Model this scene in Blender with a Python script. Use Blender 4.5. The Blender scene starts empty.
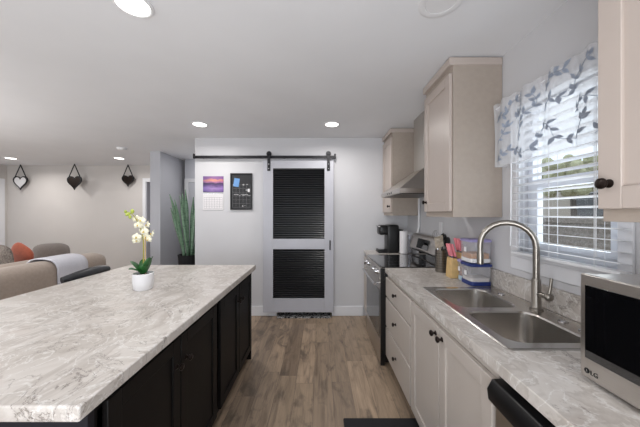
import bpy, bmesh, math, random
from mathutils import Vector, Matrix
random.seed(7)
R = math.radians
SC = bpy.context.scene
COL = SC.collection
PI = math.pi

# ------------------------------------------------------------------ camera
CH = 1.42                                   # eye height; x right, y depth, z up
cam = bpy.data.cameras.new('camera'); camo = bpy.data.objects.new('camera', cam)
COL.objects.link(camo); camo.location = (0, 0, CH); camo.rotation_euler = (R(90), 0, 0)
cam.sensor_width = 36; cam.lens = 268 / 640 * 36; cam.clip_start = 0.02; cam.clip_end = 200
SC.camera = camo
# ------------------------------------------------------------------ world / exposure
w = bpy.data.worlds.new('world'); SC.world = w; w.use_nodes = True
bg = w.node_tree.nodes['Background']; bg.inputs[0].default_value = (0.83, 0.9, 1.0, 1); bg.inputs[1].default_value = 1.4
SC.view_settings.view_transform = 'Standard'; SC.view_settings.look = 'None'
SC.view_settings.gamma = 1; SC.view_settings.use_curve_mapping = False
SC.view_settings.exposure = 0.0
def area(name, loc, rot, sx, sy, power, color=(1, 1, 1), shape='RECTANGLE', spread=180):
    l = bpy.data.lights.new(name, 'AREA'); l.shape = shape; l.size = sx; l.size_y = sy
    l.energy = power; l.color = color; l.spread = R(spread)
    o = bpy.data.objects.new(name, l); COL.objects.link(o); o.location = loc; o.rotation_euler = rot
    return o
CEIL = 2.47
# large lights added behind the camera, as daylight from assumed, unseen windows
area('daylight_rear_fill', (-0.6, -2.55, 1.45), (R(90), 0, 0), 3.0, 1.9, 34, (0.93, 0.96, 1.0))
area('daylight_living_fill', (-5.0, -2.55, 1.45), (R(90), 0, 0), 2.4, 1.6, 40, (0.95, 0.97, 1.0))
area('daylight_kitchen_window', (1.36, 1.355, 1.62), (0, R(90), 0), 0.85, 0.5, 3, (0.93, 0.96, 1.0))
# up-facing fills added to brighten the ceiling, standing in for bounced flash
area('ceiling_fill_kitchen', (-0.35, -0.6, 0.95), (R(158), 0, 0), 1.2, 1.2, 36, (0.97, 0.98, 1.0))
area('ceiling_fill_living', (-4.5, 1.2, 0.95), (R(165), 0, 0), 1.6, 1.6, 60, (1.0, 0.98, 0.96))
area('hall_fill', (-1.98, 4.62, 2.44), (0, 0, 0), .15, .15, 5, (1, .97, .94), 'DISK')  # unseen fill added to lift the dark hallway and partition
# (x, y, watts)
CANS = [(-1.41, 3.144, 8), (0.14, 3.144, 8), (-0.937, 1.343, 6), (-5.85, 5.07, 13), (-3.80, 5.07, 9),
        (-5.85, 2.6, 8), (-3.80, 2.6, 8), (-0.94, -0.6, 6), (0.6, -0.6, 5)]

# ------------------------------------------------------------------ materials
class NT:
    def __init__(s, name):
        s.m = bpy.data.materials.new(name); s.m.use_nodes = True
        s.t = s.m.node_tree; s.b = s.t.nodes['Principled BSDF']; s.out = s.t.nodes['Material Output']
    def n(s, typ, **kw):
        x = s.t.nodes.new(typ)
        for k, v in kw.items():
            if k.startswith('i_'):
                key = k[2:].replace('_', ' ')
                x.inputs[key].default_value = v
            else: setattr(x, k, v)
        return x
    def l(s, a, b): s.t.links.new(a, b)
    def coord(s, scale=(1, 1, 1), rot=(0, 0, 0), loc=(0, 0, 0)):
        tc = s.n('ShaderNodeTexCoord'); mp = s.n('ShaderNodeMapping')
        mp.inputs['Scale'].default_value = scale; mp.inputs['Rotation'].default_value = rot; mp.inputs['Location'].default_value = loc
        s.l(tc.outputs['Object'], mp.inputs['Vector']); return mp.outputs[0]
    def noise(s, vec, scale, detail=4, rough=.5, dist=0):
        x = s.n('ShaderNodeTexNoise'); x.inputs['Scale'].default_value = scale; x.inputs['Detail'].default_value = detail
        x.inputs['Roughness'].default_value = rough; x.inputs['Distortion'].default_value = dist
        s.l(vec, x.inputs['Vector']); return x.outputs['Fac']
    def ramp(s, fac, stops, interp='LINEAR'):
        x = s.n('ShaderNodeValToRGB'); cr = x.color_ramp; cr.interpolation = interp
        while len(cr.elements) < len(stops): cr.elements.new(0.5)
        for e, (p, c) in zip(cr.elements, stops): e.position = p; e.color = (*c, 1) if len(c) == 3 else c
        s.l(fac, x.inputs[0]); return x.outputs[0]
    def mix(s, fac, a, b, mode='MIX'):
        x = s.n('ShaderNodeMix'); x.data_type = 'RGBA'; x.blend_type = mode
        for v, k in ((fac, 0), (a, 6), (b, 7)):
            if isinstance(v, (int, float)): x.inputs[k].default_value = v
            elif isinstance(v, tuple): x.inputs[k].default_value = (*v, 1)
            else: s.l(v, x.inputs[k])
        return x.outputs[2]
    def bump(s, h, strength=.2, dist=.01):
        x = s.n('ShaderNodeBump'); x.inputs['Strength'].default_value = strength; x.inputs['Distance'].default_value = dist
        s.l(h, x.inputs['Height']); s.l(x.outputs[0], s.b.inputs['Normal'])
def srgb(r, g, b):
    f = lambda c: (c / 255 / 12.92) if c / 255 <= .04045 else ((c / 255 + .055) / 1.055) ** 2.4
    return (f(r), f(g), f(b))
def mat(name, c, rough=.5, metal=0, var=.06, scale=8, bump=0, **kw):
    s = NT(name)
    v = s.coord()
    f = s.noise(v, scale, 4)
    lo = tuple(x * (1 - var) for x in c); hi = tuple(min(1, x * (1 + var)) for x in c)
    s.l(s.ramp(f, [(.3, lo), (.7, hi)]), s.b.inputs['Base Color'])
    s.b.inputs['Roughness'].default_value = rough; s.b.inputs['Metallic'].default_value = metal
    if bump: s.bump(s.noise(v, kw.get('bscale', 200), 3), bump, kw.get('bdist', .002))
    if 'trans' in kw: s.b.inputs['Transmission Weight'].default_value = kw['trans']
    if 'coat' in kw: s.b.inputs['Coat Weight'].default_value = kw['coat']
    if 'sheen' in kw: s.b.inputs['Sheen Weight'].default_value = kw['sheen']
    if 'spec' in kw: s.b.inputs['Specular IOR Level'].default_value = kw['spec']
    return s.m
M = {}
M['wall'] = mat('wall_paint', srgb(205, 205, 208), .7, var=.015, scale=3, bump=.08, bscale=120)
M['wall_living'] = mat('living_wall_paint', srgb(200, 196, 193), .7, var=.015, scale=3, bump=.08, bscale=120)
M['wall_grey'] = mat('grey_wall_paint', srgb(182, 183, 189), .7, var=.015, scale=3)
M['ceiling'] = mat('ceiling_paint', srgb(228, 229, 232), .8, var=.02, scale=2, bump=.1, bscale=60)
M['trim'] = mat('white_trim_paint', srgb(226, 227, 231), .4, var=.01)
M['cab'] = mat('greige_cabinet_paint', srgb(188, 176, 168), .38, var=.02, scale=5)
M['cabside'] = mat('greige_cabinet_laminate', srgb(170, 158, 147), .5, var=.03, scale=30)
M['cablow'] = mat('pale_cabinet_paint', srgb(186, 178, 171), .38, var=.02, scale=5)
M['dark'] = mat('espresso_cabinet_paint', srgb(17, 15, 15), .5, var=.2, scale=12, spec=.22)
M['darkside'] = mat('navy_black_panel', srgb(18, 20, 30), .5, var=.1)
M['black'] = mat('black_plastic', srgb(13, 13, 15), .35, var=.1)
M['blackmat'] = mat('black_matte', srgb(26, 26, 30), .85, var=.15, scale=60, bump=.3)
M['blackmetal'] = mat('black_iron', srgb(38, 38, 41), .45, .6, var=.1)
M['bronze'] = mat('oil_rubbed_bronze', srgb(42, 33, 30), .3, .7, var=.1)
M['glassblack'] = mat('black_glass', srgb(8, 8, 10), .04, var=.1, coat=1.0)
M['oven'] = mat('oven_door_glass', srgb(62, 64, 66), .08, .55, var=.1)
M['white'] = mat('white_plastic', srgb(226, 226, 228), .4, var=.01)
M['ceramic'] = mat('white_ceramic', srgb(232, 232, 234), .22, var=.01)
M['blind'] = mat('white_blind_vinyl', srgb(236, 238, 242), .4, var=.01)
M['pvc'] = mat('window_vinyl', srgb(222, 226, 234), .35, var=.01)
M['louver'] = mat('black_louver_paint', srgb(20, 20, 23), .3, var=.1)
M['door'] = mat('grey_door_paint', srgb(182, 183, 191), .42, var=.02)
M['chrome'] = mat('polished_metal', srgb(200, 200, 202), .12, 1, var=.03)
M['sofa'] = mat('taupe_sofa_fabric', srgb(165, 150, 138), .9, var=.07, scale=40, bump=.35, bscale=300, sheen=.3)
M['sofadark'] = mat('grey_cushion_fabric', srgb(116, 108, 103), .9, var=.08, scale=40, bump=.35, bscale=300, sheen=.3)
M['rust'] = mat('rust_velvet', srgb(165, 84, 60), .85, var=.1, scale=30, sheen=.4)
M['throw'] = mat('pale_grey_throw', srgb(208, 208, 216), .9, var=.04, scale=60, bump=.3)
M['leather'] = mat('charcoal_leather', srgb(40, 42, 46), .42, var=.12, scale=50, bump=.25)
M['green'] = mat('orchid_leaf_green', srgb(38, 92, 42), .4, var=.2, scale=20)
M['stem'] = mat('orchid_stem_green', srgb(152, 146, 62), .5, var=.2, scale=30)
M['petal'] = mat('cream_petal', srgb(240, 237, 214), .6, var=.06, scale=60)
M['bud'] = mat('green_bud', srgb(176, 190, 84), .5, var=.15, scale=60)
M['lip'] = mat('yellow_petal_lip', srgb(214, 184, 70), .5, var=.15, scale=60)
M['moss'] = mat('dark_moss', srgb(40, 52, 26), .9, var=.4, scale=90)
M['pink'] = mat('pink_handle_plastic', srgb(236, 140, 150), .4, var=.05)
M['nylon'] = mat('beige_grey_nylon', srgb(206, 196, 178), .5, var=.03)
M['woodblock'] = mat('light_wood_block', srgb(208, 176, 122), .5, var=.12, scale=25)
M['bluelid'] = mat('navy_lid_plastic', srgb(28, 48, 112), .35, var=.05)
M['lilac'] = mat('lavender_lid_plastic', srgb(158, 150, 196), .4, var=.05)
M['palebase'] = mat('pale_blue_base', srgb(178, 200, 214), .4, var=.05)
M['food1'] = mat('brown_snack_pieces', srgb(142, 92, 66), .8, var=.4, scale=60, bump=.6, bscale=70, bdist=.01)
M['food2'] = mat('orange_snack_pieces', srgb(190, 132, 66), .8, var=.35, scale=60, bump=.6, bscale=70, bdist=.01)
M['flour'] = mat('white_powder', srgb(222, 216, 206), .9, var=.05)
M['paper'] = mat('white_paper', srgb(228, 226, 228), .8, var=.02)
M['ink'] = mat('grey_ink', srgb(120, 118, 126), .8, var=.02)
M['board'] = mat('chalkboard_black', srgb(40, 41, 44), .7, var=.15, scale=20)
M['chalk'] = mat('chalk_white', srgb(170, 170, 172), .9, var=.1)
M['note'] = mat('blue_note_paper', srgb(112, 158, 212), .8, var=.05)
M['mirror'] = mat('silvered_face', srgb(226, 226, 228), .3, .2, var=.01)
M['embroid'] = mat('slate_blue_thread', srgb(142, 151, 166), .8, var=.15, scale=60)
M['steel_dark'] = mat('dark_steel_drain', srgb(70, 70, 70), .3, .9, var=.1)
M['hedge'] = mat('hedge_leaves', srgb(190, 190, 156), .9, var=.25, scale=12, bump=.8, bscale=20, bdist=.05)
M['siding'] = mat('beige_siding', srgb(196, 188, 178), .8, var=.03, scale=2)
M['roof'] = mat('grey_roof_shingle', srgb(112, 106, 102), .9, var=.15, scale=20)
M['soil'] = mat('gravel_ground', srgb(170, 158, 142), .95, var=.2, scale=20, bump=.5, bscale=40, bdist=.02)
M['bedwhite'] = mat('white_bedding', srgb(214, 214, 218), .9, var=.02)

def steel(name, c, rough, stretch):
    s = NT(name); v = s.coord(scale=stretch)
    f = s.noise(v, 60, 3, .6)
    s.l(s.ramp(f, [(.25, tuple(x * .95 for x in c)), (.75, tuple(min(1, x * 1.04) for x in c))]), s.b.inputs['Base Color'])
    rr = s.n('ShaderNodeMapRange'); s.l(f, rr.inputs[0]); rr.inputs[3].default_value = rough - .02; rr.inputs[4].default_value = rough + .04
    s.l(rr.outputs[0], s.b.inputs['Roughness'])
    s.b.inputs['Metallic'].default_value = 1
    return s.m
M['steel'] = steel('brushed_stainless', srgb(196, 191, 186), .3, (6, .25, 6))
M['steelv'] = steel('brushed_stainless_vertical', srgb(200, 196, 190), .32, (6, 6, .25))
M['sinksteel'] = steel('sink_stainless', srgb(196, 192, 187), .24, (6, .3, 6))
M['nickel'] = steel('brushed_nickel', srgb(150, 145, 138), .3, (4, 4, .5))

def countertop():
    s = NT('marble_laminate'); v = s.coord(rot=(0, 0, .5))
    big = s.noise(v, 2.2, 6, .6, 1.0)
    base = s.ramp(big, [(.3, srgb(180, 173, 166)), (.46, srgb(196, 190, 184)), (.6, srgb(206, 201, 196)), (.75, srgb(188, 181, 174))])
    # cloudy streaks
    v2 = s.coord(scale=(2.2, 1.0, 2), rot=(0, 0, -.5))
    st = s.noise(v2, 1.7, 7, .6, 2.0)
    streak = s.ramp(st, [(.38, (0, 0, 0)), (.475, (.6, .6, .6)), (.50, (0, 0, 0)), (.60, (.0, .0, .0)), (.66, (.45, .45, .45)), (.7, (0, 0, 0))])
    c1 = s.mix(streak, base, srgb(166, 158, 151))
    # thin scratchy dark veins, in patches
    v3 = s.coord(scale=(1.5, 1, 1), rot=(0, 0, .9))
    vn = s.noise(v3, 2.8, 9, .66, 2.2)
    vein = s.ramp(vn, [(.490, (0, 0, 0)), (.5, (1, 1, 1)), (.510, (0, 0, 0))])
    msk = s.ramp(s.noise(v, 3.0, 3), [(.47, (0, 0, 0)), (.56, (1, 1, 1))])
    c2 = s.mix(s.mix(1.0, vein, msk, 'MULTIPLY'), c1, srgb(104, 95, 89))
    wv = s.noise(s.coord(scale=(1, 1.4, 1), rot=(0, 0, 2.0)), 3.0, 7, .6, 2.4)
    wh = s.ramp(wv, [(.49, (0, 0, 0)), (.51, (.7, .7, .7)), (.53, (0, 0, 0)), (.66, (0, 0, 0)), (.72, (.6, .6, .6))])
    c3 = s.mix(wh, c2, srgb(230, 229, 227))
    tan = s.ramp(s.noise(v, 5.5, 5, .6), [(.6, (0, 0, 0)), (.76, (.35, .35, .35))])
    c4 = s.mix(tan, c3, srgb(176, 156, 144))
    s.l(c4, s.b.inputs['Base Color']); s.b.inputs['Roughness'].default_value = .36
    s.bump(vn, .05, .002)
    return s.m
M['marble'] = countertop()

def floor_mat():
    s = NT('wood_plank_floor')
    tc = s.n('ShaderNodeTexCoord'); sep = s.n('ShaderNodeSeparateXYZ'); s.l(tc.outputs['Object'], sep.inputs[0])
    def ma(op, a, b=None):
        x = s.n('ShaderNodeMath', operation=op)
        for k, v in enumerate((a, b)):
            if v is None: continue
            if isinstance(v, (int, float)): x.inputs[k].default_value = v
            else: s.l(v, x.inputs[k])
        return x.outputs[0]
    PW, PL = .152, 1.22
    X, Y = sep.outputs[0], sep.outputs[1]
    u = ma('DIVIDE', ma('ADD', X, .05), PW); row = ma('FLOOR', u)
    wn = s.n('ShaderNodeTexWhiteNoise'); wn.noise_dimensions = '1D'; s.l(row, wn.inputs['W'])
    v = ma('ADD', ma('DIVIDE', Y, PL), wn.outputs['Value']); idx = ma('FLOOR', v)
    cb = s.n('ShaderNodeCombineXYZ'); s.l(row, cb.inputs[0]); s.l(idx, cb.inputs[1])
    w2 = s.n('ShaderNodeTexWhiteNoise'); w2.noise_dimensions = '2D'; s.l(cb.outputs[0], w2.inputs['Vector'])
    per = w2.outputs['Value']
    fu = ma('FRACT', u); fv = ma('FRACT', v)
    du = ma('MULTIPLY', ma('MINIMUM', fu, ma('SUBTRACT', 1, fu)), PW); dv = ma('MULTIPLY', ma('MINIMUM', fv, ma('SUBTRACT', 1, fv)), PL)
    seam = ma('LESS_THAN', ma('MINIMUM', du, dv), .0009)
    plank = s.ramp(per, [(0, srgb(126, 109, 93)), (.35, srgb(162, 142, 120)), (.65, srgb(142, 124, 106)), (1, srgb(176, 154, 131))])
    sh = ma('MULTIPLY', per, 37)
    def vec(kx, ky):
        c = s.n('ShaderNodeCombineXYZ'); s.l(ma('MULTIPLY', X, kx), c.inputs[0]); s.l(ma('MULTIPLY', Y, ky), c.inputs[1]); s.l(sh, c.inputs[2]); return c.outputs[0]
    g = s.noise(vec(11, 1.2), 1.7, 8, .64, .9)
    c = s.mix(1.0, plank, s.ramp(g, [(.3, (.55, .54, .54)), (.5, (.96, .96, .96)), (.7, (1.16, 1.15, 1.13))]), 'MULTIPLY')
    cloud = s.noise(vec(6, 2.2), 1.6, 4, .6, .6)
    c = s.mix(s.ramp(cloud, [(.52, (0, 0, 0)), (.68, (.75, .75, .75))]), c, srgb(88, 77, 68))
    f2 = s.noise(vec(70, 1.4), 2.0, 5, .65)
    c = s.mix(1.0, c, s.ramp(f2, [(.3, (.82, .82, .82)), (.7, (1.1, 1.1, 1.1))]), 'MULTIPLY')
    c = s.mix(seam, c, srgb(84, 72, 62))
    s.l(c, s.b.inputs['Base Color']); s.b.inputs['Roughness'].default_value = .42
    s.bump(f2, .08, .002)
    return s.m
M['floor'] = floor_mat()

def block_mat():
    s = NT('block_wall'); v = s.coord(rot=(R(90), 0, 0))
    f = s.noise(s.coord(), 25, 6, .7)
    s.l(s.ramp(f, [(.3, srgb(128, 118, 108)), (.7, srgb(184, 174, 164))]), s.b.inputs['Base Color']); s.b.inputs['Roughness'].default_value = .95
    return s.m
M['block'] = block_mat()

def snake_mat():
    s = NT('snake_plant_leaf'); v = s.coord(scale=(1, 1, 5))
    f = s.noise(v, 9, 4, .6, 1.0)
    s.l(s.ramp(f, [(.35, srgb(62, 94, 74)), (.5, srgb(120, 150, 124)), (.65, srgb(80, 114, 90))]), s.b.inputs['Base Color']); s.b.inputs['Roughness'].default_value = .45
    return s.m
M['snake'] = snake_mat()

def fur_mat():
    s = NT('grey_fur'); v = s.coord(scale=(1, 1, .5))
    f = s.noise(v, 70, 5, .7, 1)
    s.l(s.ramp(f, [(.3, srgb(84, 76, 70)), (.7, srgb(158, 148, 140))]), s.b.inputs['Base Color']); s.b.inputs['Roughness'].default_value = .95
    s.bump(f, .9, .02)
    return s.m
M['fur'] = fur_mat()

def rug_mat():
    s = NT('patterned_mat'); v = s.coord()
    f = s.noise(v, 30, 2, .6, 1)
    s.l(s.ramp(f, [(.48, srgb(24, 24, 26)), (.52, srgb(190, 190, 190)), (.58, srgb(190, 190, 190)), (.6, srgb(26, 26, 28))]), s.b.inputs['Base Color']); s.b.inputs['Roughness'].default_value = .95
    return s.m
M['rug'] = rug_mat()

def sunset_mat():
    s = NT('sunset_print'); tc = s.n('ShaderNodeTexCoord'); sep = s.n('ShaderNodeSeparateXYZ'); s.l(tc.outputs['Generated'], sep.inputs[0])
    n = s.noise(s.coord(scale=(1, 1, 3)), 9, 5, .6, .5)
    a = s.n('ShaderNodeMath', operation='MULTIPLY_ADD'); s.l(n, a.inputs[0]); a.inputs[1].default_value = .35; s.l(sep.outputs[2], a.inputs[2])
    c = s.ramp(a.outputs[0], [(.18, srgb(110, 88, 140)), (.4, srgb(168, 140, 196)), (.62, srgb(96, 72, 120)), (.72, srgb(70, 60, 90)), (.80, srgb(176, 120, 160)), (.94, srgb(232, 158, 128)), (1.0, srgb(150, 110, 160))])
    x = s.ramp(sep.outputs[0], [(0, srgb(96, 100, 176)), (.5, (1, 1, 1)), (1, srgb(190, 160, 220))])
    s.l(s.mix(.6, c, x, 'MULTIPLY'), s.b.inputs['Base Color']); s.b.inputs['Roughness'].default_value = .6
    return s.m
M['sunset'] = sunset_mat()

def clear_mat(name, tint, refl=.12, rough=.03, opac=0.0):
    s = NT(name); tr = s.n('ShaderNodeBsdfTransparent'); tr.inputs[0].default_value = (*tint, 1)
    gl = s.n('ShaderNodeBsdfGlossy'); gl.inputs['Roughness'].default_value = rough
    lw = s.n('ShaderNodeLayerWeight'); lw.inputs['Blend'].default_value = .5
    pw = s.n('ShaderNodeMath', operation='POWER'); s.l(lw.outputs['Facing'], pw.inputs[0]); pw.inputs[1].default_value = 4
    fr = s.n('ShaderNodeMath', operation='MULTIPLY_ADD'); s.l(pw.outputs[0], fr.inputs[0]); fr.inputs[1].default_value = .6; fr.inputs[2].default_value = .035
    mx = s.n('ShaderNodeMixShader'); s.l(fr.outputs[0], mx.inputs[0]); s.l(tr.outputs[0], mx.inputs[1]); s.l(gl.outputs[0], mx.inputs[2])
    df = s.n('ShaderNodeBsdfDiffuse'); df.inputs[0].default_value = (*tint, 1)
    m2 = s.n('ShaderNodeMixShader'); m2.inputs[0].default_value = opac; s.l(mx.outputs[0], m2.inputs[1]); s.l(df.outputs[0], m2.inputs[2])
    s.l(m2.outputs[0], s.out.inputs[0]); return s.m
M['glass'] = clear_mat('window_glass', (.95, .97, .97))
M['clear'] = clear_mat('clear_plastic', (.9, .9, .93), rough=.1, opac=.22)

def sheer_mat():
    s = NT('sheer_white_fabric')
    f = s.noise(s.coord(scale=(1, 1, 1)), 260, 2)
    tr = s.n('ShaderNodeBsdfTransparent'); tl = s.n('ShaderNodeBsdfTranslucent'); tl.inputs[0].default_value = (.9, .91, .93, 1)
    df = s.n('ShaderNodeBsdfDiffuse'); s.l(s.ramp(f, [(.3, (.8, .81, .84)), (.7, (.9, .91, .94))]), df.inputs[0])
    m1 = s.n('ShaderNodeMixShader'); m1.inputs[0].default_value = .35; s.l(df.outputs[0], m1.inputs[1]); s.l(tl.outputs[0], m1.inputs[2])
    m2 = s.n('ShaderNodeMixShader'); m2.inputs[0].default_value = .56; s.l(m1.outputs[0], m2.inputs[1]); s.l(tr.outputs[0], m2.inputs[2])
    s.l(m2.outputs[0], s.out.inputs[0]); return s.m
M['sheer'] = sheer_mat()

def emit_mat(name, c, st):
    s = NT(name); s.b.inputs['Base Color'].default_value = (.9, .9, .9, 1)
    s.b.inputs['Emission Color'].default_value = (*c, 1); s.b.inputs['Emission Strength'].default_value = st
    return s.m
M['lamp'] = emit_mat('lit_lamp_lens', (1, .97, .93), 6)

# ------------------------------------------------------------------ mesh helpers (vertices in world coordinates)
def BM(): return bmesh.new()
def box(bm, x0, x1, y0, y1, z0, z1, rot=None, piv=None):
    if x0 > x1: x0, x1 = x1, x0
    if y0 > y1: y0, y1 = y1, y0
    if z0 > z1: z0, z1 = z1, z0
    vs = [bm.verts.new(p) for p in ((x0, y0, z0), (x1, y0, z0), (x1, y1, z0), (x0, y1, z0), (x0, y0, z1), (x1, y0, z1), (x1, y1, z1), (x0, y1, z1))]
    for f in ((3, 2, 1, 0), (4, 5, 6, 7), (0, 1, 5, 4), (1, 2, 6, 5), (2, 3, 7, 6), (3, 0, 4, 7)): bm.faces.new([vs[i] for i in f])
    if rot is not None:
        c = Vector(piv) if piv else Vector(((x0 + x1) / 2, (y0 + y1) / 2, (z0 + z1) / 2))
        for v in vs: v.co = c + rot @ (v.co - c)
    return bm
def rbox(bm, x0, x1, y0, y1, z0, z1, r=.01, seg=2, rot=None, piv=None):
    t = bmesh.new(); box(t, x0, x1, y0, y1, z0, z1, rot, piv)
    bmesh.ops.bevel(t, geom=t.edges[:], offset=r, segments=seg, affect='EDGES', profile=.5)
    me = bpy.data.meshes.new('tmp'); t.to_mesh(me); t.free(); bm.from_mesh(me); bpy.data.meshes.remove(me)
    return bm
def lathe(bm, c, prof, seg=24, axis='Z', rot=None):
    c = Vector(c)
    def P(r, h, a):
        p = Vector((r * math.cos(a), r * math.sin(a), h))
        if axis == 'X': p = Vector((p.z, p.x, p.y))
        elif axis == '-X': p = Vector((-p.z, p.y, p.x))
        elif axis == 'Y': p = Vector((p.y, p.z, p.x))
        if rot is not None: p = rot @ p
        return c + p
    rings = []
    for r, h in prof:
        if r < 1e-6: rings.append([bm.verts.new(P(0, h, 0))])
        else: rings.append([bm.verts.new(P(r, h, 2 * PI * i / seg)) for i in range(seg)])
    for a, b in zip(rings, rings[1:]):
        for i in range(seg):
            j = (i + 1) % seg
            if len(a) == 1 and len(b) == 1: continue
            if len(a) == 1: bm.faces.new((a[0], b[j], b[i])) if False else bm.faces.new((a[0], b[i], b[j]))
            elif len(b) == 1: bm.faces.new((a[i], a[j], b[0]))
            else: bm.faces.new((a[i], a[j], b[j], b[i]))
    if len(rings[0]) > 1: bm.faces.new(rings[0])
    if len(rings[-1]) > 1: bm.faces.new(rings[-1])
    bmesh.ops.recalc_face_normals(bm, faces=bm.faces[:])
    return bm
def cyl(bm, c, r, h, seg=20, axis='Z', rot=None): return lathe(bm, c, [(r, 0), (r, h)], seg, axis, rot)
def tube(bm, pts, r, seg=10):
    pts = [Vector(p) for p in pts]; n = len(pts)
    rs = r if isinstance(r, (list, tuple)) else [r] * n
    up = Vector((0, 0, 1)); rings = []; prev = None
    for i, p in enumerate(pts):
        d = (pts[min(i + 1, n - 1)] - pts[max(i - 1, 0)]).normalized()
        if prev is None:
            a = d.cross(up) if abs(d.dot(up)) < .95 else d.cross(Vector((1, 0, 0)))
        else: a = prev - d * prev.dot(d)
        a.normalize(); prev = a; b = d.cross(a)
        rings.append([bm.verts.new(p + (a * math.cos(t) + b * math.sin(t)) * rs[i]) for t in [2 * PI * k / seg for k in range(seg)]])
    for A, B in zip(rings, rings[1:]):
        for k in range(seg):
            j = (k + 1) % seg; bm.faces.new((A[k], A[j], B[j], B[k]))
    bm.faces.new(rings[0]); bm.faces.new(rings[-1])
    bmesh.ops.recalc_face_normals(bm, faces=bm.faces[:])
    return bm
def smooth_pts(pts, sub=6):
    P = [Vector(p) for p in pts]; out = []
    for i in range(len(P) - 1):
        p0 = P[max(i - 1, 0)]; p1 = P[i]; p2 = P[i + 1]; p3 = P[min(i + 2, len(P) - 1)]
        for k in range(sub):
            t = k / sub
            out.append(.5 * ((2 * p1) + (-p0 + p2) * t + (2 * p0 - 5 * p1 + 4 * p2 - p3) * t * t + (-p0 + 3 * p1 - 3 * p2 + p3) * t ** 3))
    out.append(P[-1]); return out
def sphere(bm, c, r, s=(1, 1, 1), u=14, v=9, rot=None):
    g = bmesh.ops.create_uvsphere(bm, u_segments=u, v_segments=v, radius=r)
    for x in g['verts']:
        p = Vector((x.co.x * s[0], x.co.y * s[1], x.co.z * s[2]))
        if rot is not None: p = rot @ p
        x.co = Vector(c) + p
    return bm
def root_of(o):
    while o.parent: o = o.parent
    return o
def obj(name, bm, m, parent=None, bev=0, smooth=False, label=None, sub=0, seg=2):
    off = Vector(root_of(parent)['_o']) if parent is not None else Vector((0, 0, 0))
    if parent is not None: bmesh.ops.translate(bm, vec=-off, verts=bm.verts[:])
    me = bpy.data.meshes.new(name); bm.to_mesh(me); bm.free()
    o = bpy.data.objects.new(name, me); COL.objects.link(o)
    me.materials.append(M[m] if isinstance(m, str) else m)
    if parent is not None: o.parent = parent
    if bev:
        b = o.modifiers.new('bevel', 'BEVEL'); b.width = bev; b.segments = seg; b.limit_method = 'ANGLE'; b.angle_limit = R(35)
    if sub:
        b = o.modifiers.new('subsurf', 'SUBSURF'); b.levels = sub; b.render_levels = sub
    if smooth or sub or bev:
        for p in me.polygons: p.use_smooth = True
        if (bev or smooth) and not sub:
            try: me.set_sharp_from_angle(angle=R(38))
            except Exception: pass
    if label: o['label'] = label
    return o
def thing(name, label, cat, loc=(0, 0, 0), group=None):
    o = bpy.data.objects.new(name, None); COL.objects.link(o); o.location = loc; o.empty_display_size = .05
    o['label'] = label; o['category'] = cat; o['_o'] = tuple(loc)
    if group: o['group'] = group
    return o
def solo(name, bm, m, label, cat, group=None, **kw):
    # a thing that is one mesh, its origin at its base
    xs = [v.co for v in bm.verts]
    c = Vector((sum(v.x for v in xs) / len(xs), sum(v.y for v in xs) / len(xs), min(v.z for v in xs)))
    bmesh.ops.translate(bm, vec=-c, verts=bm.verts[:])
    o = obj(name, bm, m, **kw); o.location = c; o['label'] = label; o['category'] = cat
    if group: o['group'] = group
    return o
def struct(name, bm, m, parent=None, bev=0, label=None, cat=None):
    o = obj(name, bm, m, parent, bev)
    if parent is None: o['kind'] = 'structure'; o['_o'] = (0, 0, 0)
    if label: o['label'] = label
    if cat: o['category'] = cat
    return o
def dup(root, loc, label, group=None, rot=None):
    r = root.copy(); COL.objects.link(r); r.location = loc
    if rot is not None: r.rotation_euler = rot
    r['label'] = label; r['_o'] = tuple(loc)
    if group: r['group'] = group
    for ch in list(root.children):
        c = ch.copy(); COL.objects.link(c); c.parent = r
        for g in list(ch.children):
            d = g.copy(); COL.objects.link(d); d.parent = c
    return r

# ================================================================== SETTING
XR, XL, YB, YF, YL, YH = 1.22, -6.84, 3.73, -2.6, 5.86, 5.16
# floor and ceiling
struct('floor', box(BM(), XL - .1, XR + .1, YF - .1, YL + 3, -.1, 0), 'floor')
struct('ceiling', box(BM(), XL - .1, XR + .1, YF - .1, YL + 3, CEIL, CEIL + .1), 'ceiling')
# right wall with the window opening
WY0, WY1, WZ0, WZ1 = 1.09, 1.63, 1.175, 2.06
b = BM()
box(b, XR, XR + .12, YF, WY0, 0, CEIL); box(b, XR, XR + .12, WY1, YH, 0, CEIL)
box(b, XR, XR + .12, WY0, WY1, 0, WZ0); box(b, XR, XR + .12, WY0, WY1, WZ1, CEIL)
struct('wall_right', b, 'wall')
# kitchen back wall with the doorway behind the sliding door
DX0, DX1 = -.60, .165
b = BM()
box(b, -1.74, DX0, YB, YB + .12, 0, CEIL); box(b, DX1, XR, YB, YB + .12, 0, CEIL); box(b, DX0, DX1, YB, YB + .12, 2.05, CEIL)
struct('wall_back', b, 'wall')
# hall behind
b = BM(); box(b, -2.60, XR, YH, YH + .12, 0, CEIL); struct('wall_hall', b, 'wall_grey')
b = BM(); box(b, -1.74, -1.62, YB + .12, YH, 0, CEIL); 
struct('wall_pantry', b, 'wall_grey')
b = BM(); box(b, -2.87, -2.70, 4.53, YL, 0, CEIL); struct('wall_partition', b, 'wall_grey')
# living room walls
b = BM(); box(b, XL, -3.80, YL, YL + .12, 0, CEIL); box(b, -2.95, -2.70, YL, YL + .12, 0, CEIL); box(b, -3.80, -2.95, YL, YL + .12, 2.11, CEIL)
struct('wall_living', b, 'wall_living')
b = BM(); box(b, XL - .12, XL, YF, YL + .12, 0, CEIL); struct('wall_left', b, 'wall_living')
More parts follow.
